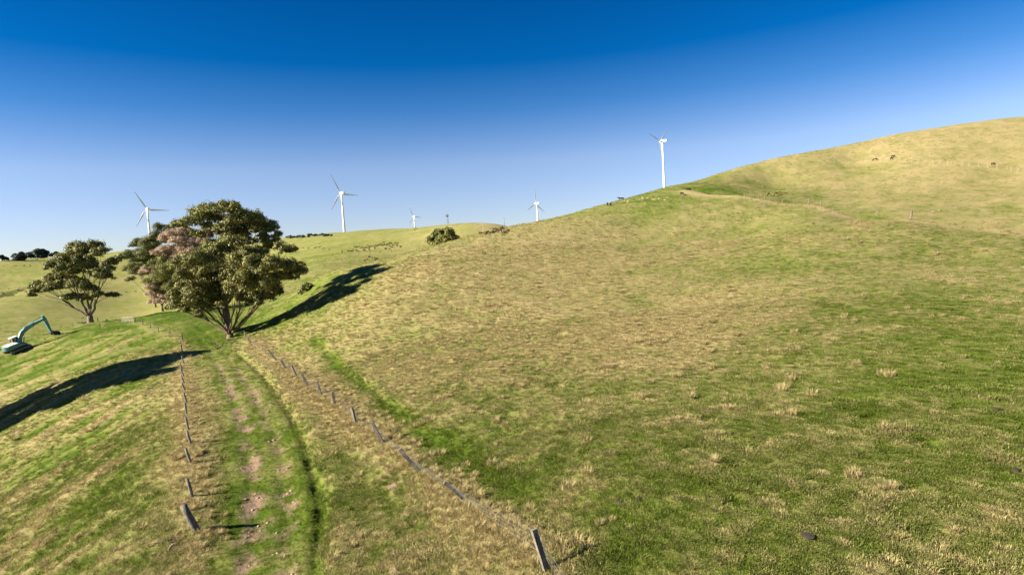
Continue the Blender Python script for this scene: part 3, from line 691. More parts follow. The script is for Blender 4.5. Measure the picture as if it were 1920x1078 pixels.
# brown weeds and low scrub on the far slopes, and the far belt of trees behind the crest
def weed_patch(name, spots, leaf, label, cat, h, size, seed, dens=40):
    g = np.random.default_rng(seed); bl = []
    for px, py, n, sx, sy in spots:
        for _ in range(n):
            q = hit(px + g.normal(0, sx), py + g.normal(0, sy), 30); z = ground_z(q[0], q[1]); r_ = h * g.uniform(0.5, 1.1)
            bl.append((np.array([q[0], q[1], z + r_ * 0.3]), r_))
    V, F, S = leaves(bl, size, dens, seed, 0.7); me = fast_mesh(name, V, F); set_attr(me, 'shade', S); me.materials.append(M[leaf])
    tag(link(name, me), label, cat, kind='stuff')
weed_patch('dry_weeds', [(725, 458, 40, 14, 3), (690, 466, 34, 14, 3), (660, 472, 16, 10, 2), (740, 464, 18, 8, 3), (590, 465, 16, 14, 3), (700, 486, 10, 14, 2), (930, 434, 30, 11, 2.5), (780, 430, 6, 4, 1)], 'weed', 'brown dry weeds on the slope across the valley', 'weeds', 0.6, 0.4, 71, 40)
weed_patch('rushes', [(12, 553, 22, 14, 2), (45, 543, 14, 12, 2), (70, 532, 8, 8, 1.5), (20, 499, 10, 16, 0.8)], 'leaf_dark', 'dark rushes along the gully on the far left hillside', 'rushes', 0.6, 0.4, 72, 36)
weed_patch('hollow_scrub', [(1448, 365, 26, 12, 1.6), (1462, 364, 10, 5, 1.2)], 'leaf_olive', 'low scrub in the eroded hollow behind the ridge fence', 'scrub', 0.45, 0.25, 73, 110)
weed_patch('distant_trees', [(560, 445.5, 14, 9, 0.4), (600, 442, 10, 10, 0.4), (545, 446.5, 8, 5, 0.4)], 'leaf_far', 'far belt of dark trees just showing over the crest', 'trees', 2.2, 0.9, 74, 16)

# ------------------------------------------------------------------ fences
def post_mesh(h, r_, square, seed):
    g = np.random.default_rng(seed); n = 8 if not square else 4; b = MB(); k = 5; pts_ = []; rd = []
    for i in range(k):
        f = i / (k - 1); pts_.append((g.normal(0, 0.012), g.normal(0, 0.012), -0.35 + f * (h + 0.35))); rd.append(r_ * (1.06 - 0.14 * f) * g.uniform(0.93, 1.05))
    b.tube(pts_, rd, n)
    return b

def fence(name, label, posts, mat, wires=(), r_=0.08, square=False, wire_r=0.004, seed=1, big=None, find=None):
    """posts: (top pixel, base pixel) pairs; a post leans as it leans in the photograph"""
    tops = []; bases = []
    for (tx, ty), (bx, by) in posts:
        q = (find or hit)(bx, by); z_ = q[2]; q[2] = ground_z(q[0], q[1]); t_ = at_y(tx, ty, q[1])
        if find: t_[2] += q[2] - z_
        bases.append(q); tops.append(t_)
    root = empty(name, bases[0]); tag(root, label, 'fence'); o0 = Vector(bases[0])
    for i, (q, t_) in enumerate(zip(bases, tops)):
        d = Vector(t_) - Vector(q); h = min(max(d.length * 1.08, 1.0), 1.75); d.normalize()
        d = Vector((d.x, d.y, max(d.z, 0.35))).normalized()
        rr = (big or {}).get(i, r_)
        o = post_mesh(h, rr, square, seed * 100 + i).build('fence_post', mat, root, smooth=not square)
        o.location = Vector(q) - o0; o.rotation_mode = 'QUATERNION'; o.rotation_quaternion = d.to_track_quat('Z', 'Y') @ Matrix.Rotation(random.uniform(0, 3), 3, 'Z').to_quaternion()
        tops[i] = Vector(q) + d * h
    for w in wires:
        P_ = []
        for q, t_ in zip(bases, tops): P_.append(Vector(q).lerp(Vector(t_), w) - o0 + Vector((0.09, -0.02, 0)))
        full = []
        for a, b in zip(P_[:-1], P_[1:]):
            for k in range(4):
                f = k / 4; q = a.lerp(b, f); q.z -= 0.05 * 4 * f * (1 - f); full.append(q)
        full.append(P_[-1]); MB().tube(full, wire_r, 4).build('wire', M['wire'], root)
    return root

RP = [((1078, 1120), (1096, 1192)), ((1003, 998), (1025, 1072)), ((836, 906), (873, 943)), ((752, 845), (787, 885)), ((699, 794), (717, 831)), ((660, 766), (667, 795)), ((624, 736), (629, 766)), ((594, 717), (602, 743)),
      ((567, 703), (577, 726)), ((547, 687), (555, 707)), ((528, 677), (537, 694)), ((504, 657), (519, 677)), ((464, 634), (470, 645)), ((458, 621), (460, 632))]
fence('post_and_wire_fence', 'leaning weathered post and wire fence on the right side of the track', RP, M['post'], (0.93, 0.75, 0.55, 0.35), 0.12, True, 0.0055, 3)
LP = [((345, 950), (370, 997)), ((351, 899), (361, 936)), ((350, 846), (359, 873)), ((353, 816), (359, 836)), ((348, 783), (354, 809)), ((346, 757), (351, 779)), ((345, 739), (350, 757)), ((343, 722), (348, 738)), ((342, 710), (346, 723)),
      ((340, 694), (345, 709)), ((338, 682), (343, 697)), ((341, 668), (345, 682)), ((340, 650), (343, 665)), ((337, 639), (341, 651)), ((340, 626), (343, 640)), ((318, 618), (319, 628)), ((296, 613), (297, 623)), ((281, 606), (282, 616)), ((267, 601), (268, 610)), ((253, 596), (254, 605))]
fence('post_and_wire_fence', 'straight post fence along the left side of the track down to the gate', LP, M['post'], (0.9, 0.65, 0.4), 0.085, False, 0.003, 4, {0: 0.17})
VP = [((0, 611), (2, 621)), ((92, 607), (94, 617)), ((114, 605), (115, 614)), ((135, 603), (136, 612)), ((138, 603), (139, 612)), ((183, 596), (184, 604)), ((187, 606), (188, 616)), ((207, 590), (208, 598)), ((210, 590), (211, 599))]
fence('boundary_fence', 'thin fence of dark stakes running past the foot of the lone gum tree', VP[:5] + VP[5:6] + VP[7:], M['post'], (0.9, 0.55), 0.07, True, 0.004, 5)
SP = [((115, 626), (115, 635)), ((187, 606), (188, 616)), ((228, 594), (229, 603))]
fence('paddock_fence', 'sparse three post fence between the excavator and the gate', SP, M['post_pale'], (0.85,), 0.07, True, 0.004, 6)
GP = [((1396, 366), (1397, 373)), ((1407, 368), (1407, 374)), ((1423, 370), (1423, 376)), ((1434, 371), (1434, 377)), ((1444, 372), (1444, 378)), ((1467, 374), (1467, 380)), ((1489, 379), (1489, 384)), ((1518, 380), (1517, 390)), ((1540, 382), (1539, 392)), ((1710, 403), (1707, 420))]
fence('ridge_fence', 'short weathered posts along the crest of the near hill', GP, M['bark_brown'], (0.85, 0.5), 0.10, False, 0.005, 7, {9: 0.16, 7: 0.13}, on_ridge)
HP = [((x, y - 8), (x, y)) for x, y in [(1572, 305), (1598, 304), (1623, 304), (1640, 304), (1652, 304), (1664, 303), (1676, 303), (1687, 303), (1698, 303), (1710, 304), (1723, 305), (1736, 306), (1749, 307), (1763, 308), (1777, 310), (1791, 311), (1804, 311), (1817, 312), (1835, 313), (1852, 315), (1869, 317), (1888, 320), (1896, 321), (1908, 324), (1922, 327)]]
fence('hillside_fence', 'long pale fence crossing the dry upper slope of the big hill', HP, M['post_pale'], (0.9, 0.5), 0.07, True, 0.005, 8)

# gate by the pinkish tree
ga = hit(229, 604); gb = hit(251, 605)
for q in (ga, gb): q[2] = ground_z(q[0], q[1])
gr = empty('farm_gate', ga); tag(gr, 'pale railed farm gate at the end of the track fence', 'gate')
ev = Vector(gb - ga)
for k in range(4):
    MB().tube([Vector((0, 0, 0.25 + k * 0.3)), ev + Vector((0, 0, 0.25 + k * 0.3))], 0.045, 6).build('rail', M['post_pale'], gr)
for f in (0, 0.33, 0.66, 1.0):
    MB().tube([ev * f + Vector((0.05, -0.06, -0.2)), ev * f + Vector((0.05, -0.06, 1.3))], 0.07, 6).build('upright', M['post_pale'], gr)

# ------------------------------------------------------------------ fallen timber
def log(name, a, b, r_, mat, label, cat, bend=0.1, branches=2, seed=1):
    g = np.random.default_rng(seed)
    p0 = base_at(*a); p1 = base_at(*b); root = empty(name, p0); tag(root, label, cat); v = Vector(p1 - p0)
    n = 7; P_ = []
    for i in range(n):
        f = i / (n - 1); q = Vector(p0) + v * f; z = ground_z(q.x, q.y) + r_ * (0.8 - 0.3 * f); P_.append(Vector((q.x + g.normal(0, bend), q.y + g.normal(0, bend), z)) - Vector(p0))
    MB().tube(P_, np.linspace(r_, r_ * 0.4, n), 7).build('stem', mat, root, smooth=True)
    for k in range(branches):
        s = P_[2 + k % 4]; e = s + Vector((g.normal(0, 1), g.normal(0, 1), g.uniform(0.2, 0.7))) * (r_ * 8)
        MB().tube([s, (s + e) / 2 + Vector((0, 0, r_)), e], [r_ * 0.5, r_ * 0.35, r_ * 0.12], 5).build('side_branch', mat, root, smooth=True)
    return root
log('fallen_limb', (166, 606), (143, 608), 0.32, M['bark_pale'], 'pale fallen limb at the foot of the lone gum tree', 'log', 0.12, 3, 81)
log('dead_branch', (313, 1036), (343, 1002), 0.06, M['bark_brown'], 'thin dead branch in the grass by the thick end post', 'branch', 0.04, 3, 82)
log('fallen_rail', (464, 640), (500, 664), 0.08, M['bark_brown'], 'fallen fence rail in the dry grass beside the big tree', 'rail', 0.03, 0, 83)
for k, (a, b) in enumerate([((408, 655), (430, 636)), ((416, 650), (405, 640)), ((445, 632), (430, 648))]):
    log('dead_branch', a, b, 0.07, M['bark_brown'], ['longest dead branch lying at the foot of the big gum tree', 'short dead branch left of the big gum trunk beside the track', 'dead branch lying right below the big gum trunk'][k], 'branch', 0.1, 4, 84 + k)

# ------------------------------------------------------------------ wind turbines
WIND = R(-46)                                              # bearing the rotors face, from straight ahead
def blade_mesh(L):
    st = [(0.0, 0.9, 0.9, 0), (0.05, 0.95, 0.85, 0), (0.14, 2.3, 0.62, 16), (0.22, 2.6, 0.48, 13), (0.4, 2.0, 0.32, 8), (0.6, 1.5, 0.22, 5), (0.8, 1.05, 0.14, 2), (0.95, 0.6, 0.08, 0), (1.0, 0.15, 0.04, 0)]
    b = MB(); n = 10; vs = []; fs = []
    for f, ch, th, tw in st:
        c, s_ = math.cos(R(tw)), math.sin(R(tw))
        for k in range(n):
            an = 2 * math.pi * k / n; x = ch * 1.12 * (math.cos(an) * 0.5 + (0.18 if f > 0.1 else 0)); y = th * 1.1 * math.sin(an) * 0.5 * (1 + 0.5 * math.cos(an + math.pi))
            vs.append((x * c - y * s_, x * s_ + y * c, 1.0 + f * (L - 1.0)))
    for i in range(len(st) - 1):
        for k in range(n):
            k2 = (k + 1) % n; fs.append((i * n + k, i * n + k2, (i + 1) * n + k2, (i + 1) * n + k))
    fs.append(tuple(range((len(st) - 1) * n, len(st) * n))); b.add(vs, fs); return b

def turbine(px, py, Y, phase, label, bl_len=33.0, first=[None]):
    hubp = at_y(px, py, Y); axis = np.array([math.sin(WIND), math.cos(WIND), 0]) 
    ctr = hubp - axis * 3.6; gz_ = ground_z(ctr[0], ctr[1]); H = hubp[2] - gz_ - 1.7
    root = empty('wind_turbine', (ctr[0], ctr[1], gz_)); tag(root, label, 'wind turbine', 'white wind turbines along the skyline')
    b = MB(); n = 8; b.tube([(0, 0, -4 + (H + 4) * i / n) for i in range(n + 1)], [2.15 - 0.95 * (i / n) for i in range(n + 1)], 20); b.build('tower', M['white'], root, smooth=True)
    yaw = math.atan2(axis[1], axis[0])                       # local +x is the way the rotor faces
    nb = MB(); nb.prism([(2.0, -1.35), (2.0, 1.5), (-2.0, 1.85), (-7.6, 1.55), (-7.9, -0.6), (-6.6, -1.5)], -1.6, 1.6); o = nb.build('nacelle', M['white'], root, bevel=0.25); o.location = (0, 0, H + 1.7); o.rotation_euler = (0, 0, yaw)
    hb = MB(); hb.tube([(2.05, 0, 0), (2.7, 0, 0), (4.4, 0, 0), (5.3, 0, 0), (5.7, 0, 0)], [1.2, 1.45, 1.3, 0.75, 0.15], 14); h_ = hb.build('hub', M['white'], root, smooth=True); h_.location = (0, 0, H + 1.7); h_.rotation_euler = (0, 0, yaw)
    ax = Vector(axis); side = Vector((math.cos(WIND), -math.sin(WIND), 0)); up = Vector((0, 0, 1))   # 'side' points right when looking along the rotor axis
    for k in range(3):
        an = R(phase + 120 * k); rd = side * math.cos(an) + up * math.sin(an); tg = ax.cross(rd)
        mx = Matrix((tg, ax, rd)).transposed()
        o = blade_mesh(bl_len).build('blade', M['blade_grey'], root, smooth=True)
        o.rotation_mode = 'QUATERNION'; o.rotation_quaternion = mx.to_quaternion(); o.location = Vector((0, 0, H + 1.7)) + ax * 3.6
    return root
turbine(275, 393, 940, -2, 'white wind turbine half hidden behind the pinkish tree, furthest left')
turbine(638, 363, 940, -4, 'whole white wind turbine standing on the crest right of the big trees')
turbine(775, 406, 1900, -6, 'small distant wind turbine sunk behind the crest, left of the windpump')
turbine(1004, 382, 1250, 88, 'wind turbine with one upright blade behind the middle of the near hill')
turbine(1238, 266, 900, 44, 'nearest and biggest looking wind turbine at the foot of the big hill')

# ------------------------------------------------------------------ small masts on the far crest
q = at_y(840, 421, 470); q[2] = ground_z(q[0], q[1]); Hh = at_y(838, 405, q[1])[2] - q[2]
wp = empty('windpump', q); tag(wp, 'small lattice windpump tower on the far green crest', 'windpump')
for sx, sy in ((-1, -1), (1, -1), (1, 1), (-1, 1)): MB().tube([(sx * 0.8, sy * 0.8, -0.3), (sx * 0.2, sy * 0.2, Hh)], 0.10, 5).build('leg', M['mast'], wp)
for k in range(4):
    z0 = Hh * (0.1 + 0.2 * k); w0 = 0.8 - 0.6 * z0 / Hh; z1 = z0 + Hh * 0.2; w1 = 0.8 - 0.6 * z1 / Hh
    for sy in (-1, 1): MB().tube([(-w0, sy * w0, z0), (w1, sy * w1, z1)], 0.05, 4).build('brace', M['mast'], wp)
    for sx in (-1, 1): MB().tube([(sx * w0, -w0, z0), (sx * w1, w1, z1)], 0.05, 4).build('brace', M['mast'], wp)
for k in range(12):
    an = 2 * math.pi * k / 12; d = Vector((math.cos(an), -0.05, math.sin(an))); t_ = Vector((-math.sin(an), 0.25, math.cos(an)))
    c = Vector((0, -0.5, Hh + 0.2)); MB().add([c + d * 0.25 - t_ * 0.06, c + d * 0.25 + t_ * 0.06, c + d * 1.2 + t_ * 0.26, c + d * 1.2 - t_ * 0.26], [(0, 1, 2, 3)]).build('vane', M['mast'], wp)
MB().box((0, 1.2, Hh + 0.2), (0.04, 1.3, 0.8)).build('tail', M['mast'], wp)

def pole(px_top, px_bot, Y, r_, mat, label, arm):
    q = at_y(px_bot[0], px_bot[1], Y); q[2] = ground_z(q[0], q[1]); tz = at_y(px_top[0], px_top[1], Y)[2]
    root = empty('power_pole', q); tag(root, label, 'pole'); H = tz - q[2]
    MB().tube([(0, 0, -0.5), (0, 0, H)], [r_, r_ * 0.75], 8).build('shaft', mat, root, smooth=True)
    MB().box((0, -r_ - 0.06, H - 0.5), (arm, 0.12, 0.14)).build('crossarm', mat, root)
pole((904.5, 420), (907, 441), 330, 0.22, M['post_pale'], 'pale wooden pole on the slope left of the far brown crest', 1.0)
pole((946.5, 408), (946, 424), 440, 0.14, M['mast'], 'thin dark mast at the right end of the far crest', 0.5)

# ------------------------------------------------------------------ cattle
def cow_mesh(name, graze):
    bmv = bmesh.new(); L = bmv.verts.layers.skin.verify(); vs = {}
    def v(k, co, rx, ry=None, par=None):
        q = bmv.verts.new(co); q[L].radius = (rx, ry or rx); vs[k] = q
        if par: bmv.edges.new((vs[par], q))
        return q
    r0 = v('mid', (0, 0, 1.02), 0.36, 0.33); r0[L].use_root = True
    v('chest', (0.55, 0, 1.0), 0.34, 0.36, 'mid'); v('shoulder', (0.85, 0, 1.08), 0.26, 0.30, 'chest')
    v('belly', (-0.45, 0, 1.03), 0.36, 0.34, 'mid'); v('rump', (-0.92, 0, 1.12), 0.27, 0.28, 'belly')
    if graze: v('neck', (1.15, 0, 0.85), 0.16, 0.20, 'shoulder'); v('poll', (1.42, 0, 0.48), 0.13, 0.14, 'neck'); v('muzzle', (1.52, 0, 0.14), 0.08, 0.09, 'poll')
    else: v('neck', (1.15, 0, 1.30), 0.16, 0.20, 'shoulder'); v('poll', (1.42, 0, 1.48), 0.14, 0.15, 'neck'); v('muzzle', (1.80, 0, 1.30), 0.085, 0.09, 'poll')
    for s_ in (-1, 1):
        k = 'l' if s_ < 0 else 'r'; x0, z0 = vs['poll'].co.x, vs['poll'].co.z
        v('ear' + k, (x0 - 0.05, 0.22 * s_, z0 + 0.05), 0.045, 0.03, 'poll')
        v('fk' + k, (0.80, 0.17 * s_, 0.62), 0.11, 0.12, 'shoulder'); v('fw' + k, (0.83, 0.17 * s_, 0.34), 0.065, 0.07, 'fk' + k); v('fh' + k, (0.82, 0.17 * s_, 0.03), 0.065, 0.07, 'fw' + k)
        v('hk' + k, (-0.82, 0.19 * s_, 0.72), 0.14, 0.16, 'rump'); v('hh' + k, (-1.02, 0.18 * s_, 0.40), 0.065, 0.075, 'hk' + k); v('hf' + k, (-0.95, 0.18 * s_, 0.03), 0.065, 0.07, 'hh' + k)
    v('t1', (-1.20, 0, 1.10), 0.04, 0.04, 'rump'); v('t2', (-1.26, 0, 0.75), 0.03, 0.03, 't1'); v('t3', (-1.26, 0, 0.45), 0.06, 0.06, 't2')
    me = bpy.data.meshes.new(name); bmv.to_mesh(me); bmv.free()
    o = bpy.data.objects.new(name, me); col.objects.link(o)
    o.modifiers.new('s', 'SKIN').use_smooth_shade = True; o.modifiers.new('d', 'SUBSURF').levels = 2
    dg = bpy.context.evaluated_depsgraph_get(); dg.update(); out = bpy.data.meshes.new_from_object(o.evaluated_get(dg)); bpy.data.objects.remove(o)
    out.materials.clear(); out.materials.append(M['cow']); out.polygons.foreach_set('use_smooth', [True] * len(out.polygons)); return out
STAND = cow_mesh('cow_standing', False); GRAZE = cow_mesh('cow_grazing', True)
cows = [(1165, 376, STAND, 175, 'black cow standing side on against the sky on the near skyline', 1.0), (1139, 387, STAND, 80, 'black cow facing away, furthest down the near skyline', 1.0), (1145, 386, GRAZE, 70, 'smaller black cow beside the lowest cow on the near skyline', 0.85),
        (1279, 367, STAND, 100, 'dark cow seen end on above the rock outcrop', 1.0), (1291, 356.5, GRAZE, 15, 'black cow side on below the foot of the biggest turbine', 1.0), (1641, 302, GRAZE, 170, 'left black cow by the hillside fence, head turned left and down', 1.05),
        (1672, 300.5, STAND, 20, 'lower of the two black cows together by the hillside fence', 1.05), (1674, 296.5, STAND, 15, 'upper of the two black cows together by the hillside fence', 1.0),
        (237, 549, GRAZE, 170, 'tiny dark cow on the far slope, left of a pair', 1.1), (254, 548, GRAZE, 10, 'tiny dark cow on the far slope, right of a pair', 1.1), (155, 599, GRAZE, 175, 'dark cow behind the foot of the lone gum tree', 1.0), (1862, 310, GRAZE, 5, 'dark cow at the hillside fence near the right edge', 0.8)]
for px, py, ms, rz, lab_, sc in cows:
    q = base_at(px, py); o = link('cow', ms); o.location = q; o.rotation_euler = (0, 0, R(rz)); sc *= 0.6 if px < 300 else 0.74; o.scale = (sc,) * 3
    tag(o, lab_, 'cow', 'black cattle grazing on the hills')

# ------------------------------------------------------------------ rocks and dung
def rock_mesh(seed):
    g = np.random.default_rng(seed); bm_ = bmesh.new(); bmesh.ops.create_icosphere(bm_, subdivisions=2, radius=1)
    off = g.uniform(0, 50, 3)
    for v in bm_.verts:
        c = v.co; n = float(fbm(np.array([c.x * 1.3 + off[0]]), np.array([c.y * 1.3 + c.z * 1.7 + off[1]]), 3)[0]); c *= 1 + 0.45 * n; c.z *= 0.62
    me = bpy.data.meshes.new('rock'); bm_.to_mesh(me); bm_.free(); me.materials.append(M['rock']); return me
RM = [rock_mesh(k) for k in range(5)]
OUT = [(1172, 376), (1179, 377), (1176, 379), (1194, 373), (1199, 374), (1206, 372), (1204, 376), (1215, 371), (1222, 372), (1226, 374), (1186, 383), (1236, 373), (1251, 370), (1247, 375), (1275, 371), (1210, 381)]
for k, (px, py) in enumerate(OUT):
    q = base_at(px, py); o = link('rock', RM[k % 5]); o.location = q - np.array([0, 0, 0.12]); o.rotation_euler = (0, 0, k * 1.3); s_ = [0.42, 0.6, 0.34, 0.48][k % 4]; o.scale = (s_ * 1.2, s_, s_)
    tag(o, 'small tan rock in the grassy outcrop on the near skyline below the cows', 'rock', 'tan rocks in the outcrop on the near skyline')
SL = ['left stone of the topmost pale pair on the big hill', 'right stone of the topmost pale pair on the big hill', 'small pale stone just below and left of the topmost pair', 'lower stone of the pair halfway down the big hill', 'upper stone of the pair halfway down the big hill', 'upper of two pale stones above the ridge fence end post', 'lower of two pale stones above the ridge fence end post', 'left stone of a pale pair right of the ridge fence end post', 'right stone of a pale pair right of the ridge fence end post', 'pale stone nearest the right edge on the big hill', 'smallest pale stone tucked under the pair right of the end post']
for k, (px, py, s_) in enumerate([(1652, 347, .7), (1658, 345, .6), (1640, 350, .5), (1642, 364, .7), (1644, 361, .5), (1645, 396, .55), (1644, 400, .5), (1750, 396, .6), (1761, 394, .6), (1868, 362, .6), (1748, 398, .45)]):
    q = base_at(px, py); o = link('rock', RM[(k + 2) % 5]); o.location = q; o.rotation_euler = (0, 0, k * 2.1); s_ *= 0.72; o.scale = (s_ * 1.2, s_, s_ * 0.7)
    tag(o, SL[k], 'rock', 'pale stones on the face of the big hill')
DL = ['dark dung pat in deep green grass, left of a close pair', 'dark dung pat in deep green grass, right of a close pair', 'largest dark dung pat, alone near the bottom of the near hill', 'dark dung pat near the right edge halfway down the near hill', 'lower dark dung pat by the right edge of the near hill', 'small dung pat on the near hill well below the ridge fence']
for k, (px, py, s_) in enumerate([(1160, 938, .16), (1197, 929, .14), (1515, 1008, .22), (1870, 768, .2), (1905, 882, .16), (1700, 535, .2)]):
    q = base_at(px, py); o = link('dung_pat', RM[k % 5].copy()); o.data.materials.clear(); o.data.materials.append(M['dung']); o.location = q + np.array([0, 0, 0.05]); o.rotation_euler = (0, 0, k); o.scale = (s_ * 0.9, s_ * 0.75, s_ * 0.3)
    tag(o, DL[k], 'dung', 'dung pats on the near hill')

# loose stones and clods in the bare patches of the track and bank
g = np.random.default_rng(90); rr = np.sqrt(g.uniform(18 ** 2, 75 ** 2, 60000)); aa = np.radians(g.uniform(-42, 2, 60000)); x = rr * np.sin(aa); y = rr * np.cos(aa)
z, _, so_ = fields(x, y); k_ = np.where(so_ > 0.42)[0][:420]; ico = bmesh.new(); bmesh.ops.create_icosphere(ico, subdivisions=1, radius=1)
iv = np.array([v.co[:] for v in ico.verts]); fi = np.array([[v.index for v in f.verts] for f in ico.faces]); ico.free(); Vs = []; Fs = []
for n, i in enumerate(k_):
    s_ = 0.025 + 0.075 * g.uniform() ** 3; Vs.append(iv * (1 + 0.25 * g.normal(size=iv.shape)) * s_ * np.array([1.2, 1, 0.65]) + np.array([x[i], y[i], z[i]])); Fs.append(fi + n * len(iv))
me = fast_mesh('track_stones', np.concatenate(Vs), np.concatenate(Fs)); me.materials.append(M['rock'])
tag(link('track_stones', me), 'loose stones and clods on the bare patches of the farm track', 'stones', kind='stuff')

# ------------------------------------------------------------------ excavator
qe = base_at(34, 657); ex = empty('excavator', qe, R(68)); tag(ex, 'faded teal tracked excavator parked with its arm lowered to the grass', 'excavator')
e1 = Vector((math.cos(R(68)), math.sin(R(68)), 0)); e2 = Vector((-e1.y, e1.x, 0))
def gslope(v): p = Vector(qe) + v * 3; n = Vector(qe) - v * 3; return (ground_z(p.x, p.y) - ground_z(n.x, n.y)) / 6
ex.rotation_euler = (math.atan(gslope(e2)), -math.atan(gslope(e1)), R(68)); ex.scale = (0.86,) * 3
def stadium(L, h, n=8):
    r_ = h / 2; P_ = []
    for i in range(n + 1): a = -math.pi / 2 + math.pi * i / n; P_.append((L / 2 - r_ + r_ * math.cos(a), r_ + r_ * math.sin(a)))
    for i in range(n + 1): a = math.pi / 2 + math.pi * i / n; P_.append((-L / 2 + r_ + r_ * math.cos(a), r_ + r_ * math.sin(a)))
    return P_
for s_ in (-1, 1):
    y0 = s_ * 1.30; o = MB().prism(stadium(4.6, 0.95), y0 - 0.3, y0 + 0.3).build('track', M['steel'], ex, bevel=0.02)
    for k in range(22):
        if k < 11: MB().box((-1.75 + k * 0.35, y0, 0.97), (0.24, 0.64, 0.06)).build('track_shoe', M['steel'], o)
        else: MB().box((-1.75 + (k - 11) * 0.35, y0, -0.02), (0.24, 0.64, 0.06)).build('track_shoe', M['steel'], o)
    for xx in (-1.83, 1.83): MB().tube([(xx, y0 - 0.34, 0.475), (xx, y0 + 0.34, 0.475)], 0.36, 14).build('idler_wheel', M['dusty'], o)
    MB().box((0, y0 + s_ * 0.0, 0.5), (3.0, 0.66, 0.42)).build('track_frame', M['dusty'], o)
MB().box((0, 0, 0.62), (2.0, 2.2, 0.5)).build('undercarriage', M['steel'], ex); MB().tube([(0, 0, 0.8), (0, 0, 1.1)], 0.75, 18).build('turntable', M['steel'], ex)
hs = MB().prism([(1.6, 1.1), (1.6, 1.45), (0.5, 1.55), (0.2, 1.95), (-2.0, 1.95), (-2.0, 1.1)], -1.45, 1.45).build('house', M['teal'], ex, bevel=0.05)
cw = MB(); n = 10; prof = [(-1.95 - 0.85 * math.cos(math.pi / 2 * (2 * i / n - 1)) ** 0.6, 1.48 * (2 * i / n - 1)) for i in range(n + 1)] + [(-1.95, 1.48), (-1.95, -1.48)]
prof = prof[:-2]; vs_ = [(x, y, 1.05) for x, y in prof] + [(x * 0.985, y, 2.0) for x, y in prof]; k = len(prof)
cw.add(vs_, [tuple(range(k)), tuple(reversed(range(k, 2 * k)))] + [(i, (i + 1) % k, (i + 1) % k + k, i + k) for i in range(k)])
cw.build('counterweight', M['teal'], ex)
hd = MB().box((-1.15, -0.25, 2.06), (2.2, 2.2, 0.2)).build('engine_hood', M['offwhite'], ex, bevel=0.03)
MB().tube([(-1.3, -0.7, 2.1), (-1.3, -0.7, 2.75)], 0.07, 8).build('exhaust', M['steel'], ex)
cab = MB().prism([(1.55, 1.5), (1.6, 2.1), (1.2, 3.2), (-0.25, 3.2), (-0.3, 1.5)], 0.42, 1.42).build('cab', M['offwhite'], ex, bevel=0.04)
MB().prism([(1.30, 3.21), (1.22, 3.32), (-0.32, 3.32), (-0.36, 3.21)], 0.38, 1.46).build('roof', M['offwhite'], cab, bevel=0.02)
MB().add([(-0.315, 0.54, 2.15), (-0.315, 1.30, 2.15), (-0.275, 1.30, 3.05), (-0.275, 0.54, 3.05)], [(0, 1, 2, 3)]).build('rear_window', M['glass'], cab)
for yy in (0.410, 1.430):
    MB().add([(-0.12, yy, 2.15), (0.45, yy, 2.15), (0.45, yy, 3.05), (-0.12, yy, 3.05)], [(0, 1, 2, 3)]).build('side_window', M['glass'], cab)
    MB().add([(0.55, yy, 2.15), (1.45, yy, 2.15), (1.14, yy, 3.05), (0.55, yy, 3.05)], [(0, 1, 2, 3)]).build('side_window', M['glass'], cab)
MB().add([(1.62, 0.5, 2.15), (1.62, 1.34, 2.15), (1.25, 1.34, 3.1), (1.25, 0.5, 3.1)], [(0, 1, 2, 3)]).build('windscreen', M['glass'], cab)
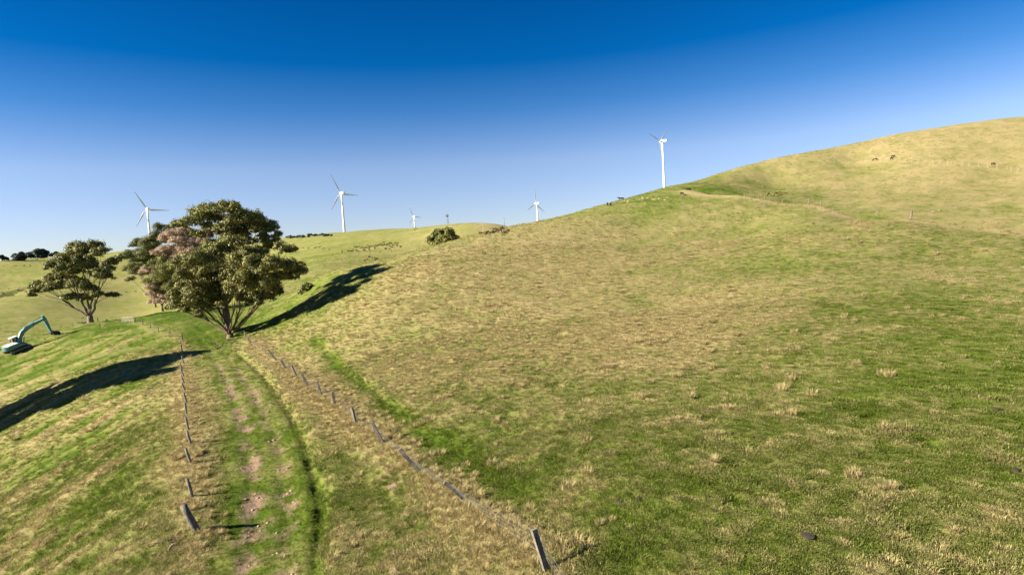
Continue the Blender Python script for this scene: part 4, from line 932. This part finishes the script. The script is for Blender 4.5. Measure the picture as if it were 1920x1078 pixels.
# boom, arm, rams, bucket (local x forward)
def beam(center, w, h):
    top = []; bot = []
    for i, (x, z) in enumerate(center):
        a = Vector(center[max(i - 1, 0)]); b = Vector(center[min(i + 1, len(center) - 1)]); t_ = (b - a).normalized(); nn = Vector((-t_.y, t_.x)) * h[i] / 2
        top.append((x + nn.x, z + nn.y)); bot.append((x - nn.x, z - nn.y))
    return MB().prism(top + bot[::-1], -w / 2, w / 2)
boom = beam([(0.75, 1.75), (1.35, 2.8), (2.1, 3.7), (3.0, 4.2), (5.2, 4.75), (7.75, 5.05)], 0.55, [0.5, 0.8, 0.95, 0.9, 0.72, 0.42]).build('boom', M['teal'], ex, bevel=0.03); 
for s_ in (-1, 1):
    MB().tube([(1.55, s_ * 0.42, 1.5), (2.0, s_ * 0.42, 2.6)], 0.11, 9).build('boom_ram', M['teal'], ex); MB().tube([(2.0, s_ * 0.42, 2.6), (2.45, s_ * 0.42, 3.85)], 0.06, 8).build('ram_rod', M['chrome'], ex)
MB().tube([(2.9, 0, 4.75), (5.2, 0, 5.38)], 0.12, 9).build('arm_ram', M['offwhite'], ex); MB().tube([(5.2, 0, 5.38), (7.6, 0, 5.8)], 0.07, 8).build('ram_rod', M['chrome'], ex)
arm = beam([(7.62, 5.95), (7.8, 5.05), (8.0, 3.3), (8.15, 1.05)], 0.48, [0.4, 0.85, 0.66, 0.36]).build('arm', M['teal'], ex, bevel=0.03)
MB().tube([(8.2, 0, 4.8), (8.35, 0, 3.1)], 0.10, 9).build('bucket_ram', M['offwhite'], ex); MB().tube([(8.35, 0, 3.1), (8.5, 0, 1.7)], 0.06, 8).build('ram_rod', M['chrome'], ex)
MB().box((8.4, 0, 1.45), (0.5, 0.34, 0.14), Matrix.Rotation(R(-35), 3, 'Y')).build('bucket_link', M['steel'], ex)
bk = MB(); outer = [(7.4, 1.05), (8.0, 1.25), (8.7, 1.15), (9.15, 0.75), (9.25, 0.3), (9.1, 0.0)]; inner = [(9.02, 0.05), (9.13, 0.32), (9.04, 0.68), (8.65, 1.04), (8.0, 1.13), (7.46, 0.96)]
bk.prism(outer + inner, -0.65, 0.65)
side = [(7.4, 1.05), (8.0, 1.25), (8.7, 1.15), (9.15, 0.75), (9.25, 0.3), (9.1, 0.0), (7.7, 0.35)]
for s_ in (-1, 1): bk.prism(side, s_ * 0.66 - 0.02, s_ * 0.66 + 0.02)
bk.v = [(x + 0.62, y, z) for x, y, z in bk.v]; bo = bk.build('bucket', M['steel'], ex)
for k in range(5): MB().box((9.66, -0.52 + k * 0.26, -0.1), (0.09, 0.12, 0.28), Matrix.Rotation(R(15), 3, 'Y')).build('tooth', M['dusty'], bo)

print('crown tris', TRI[0])
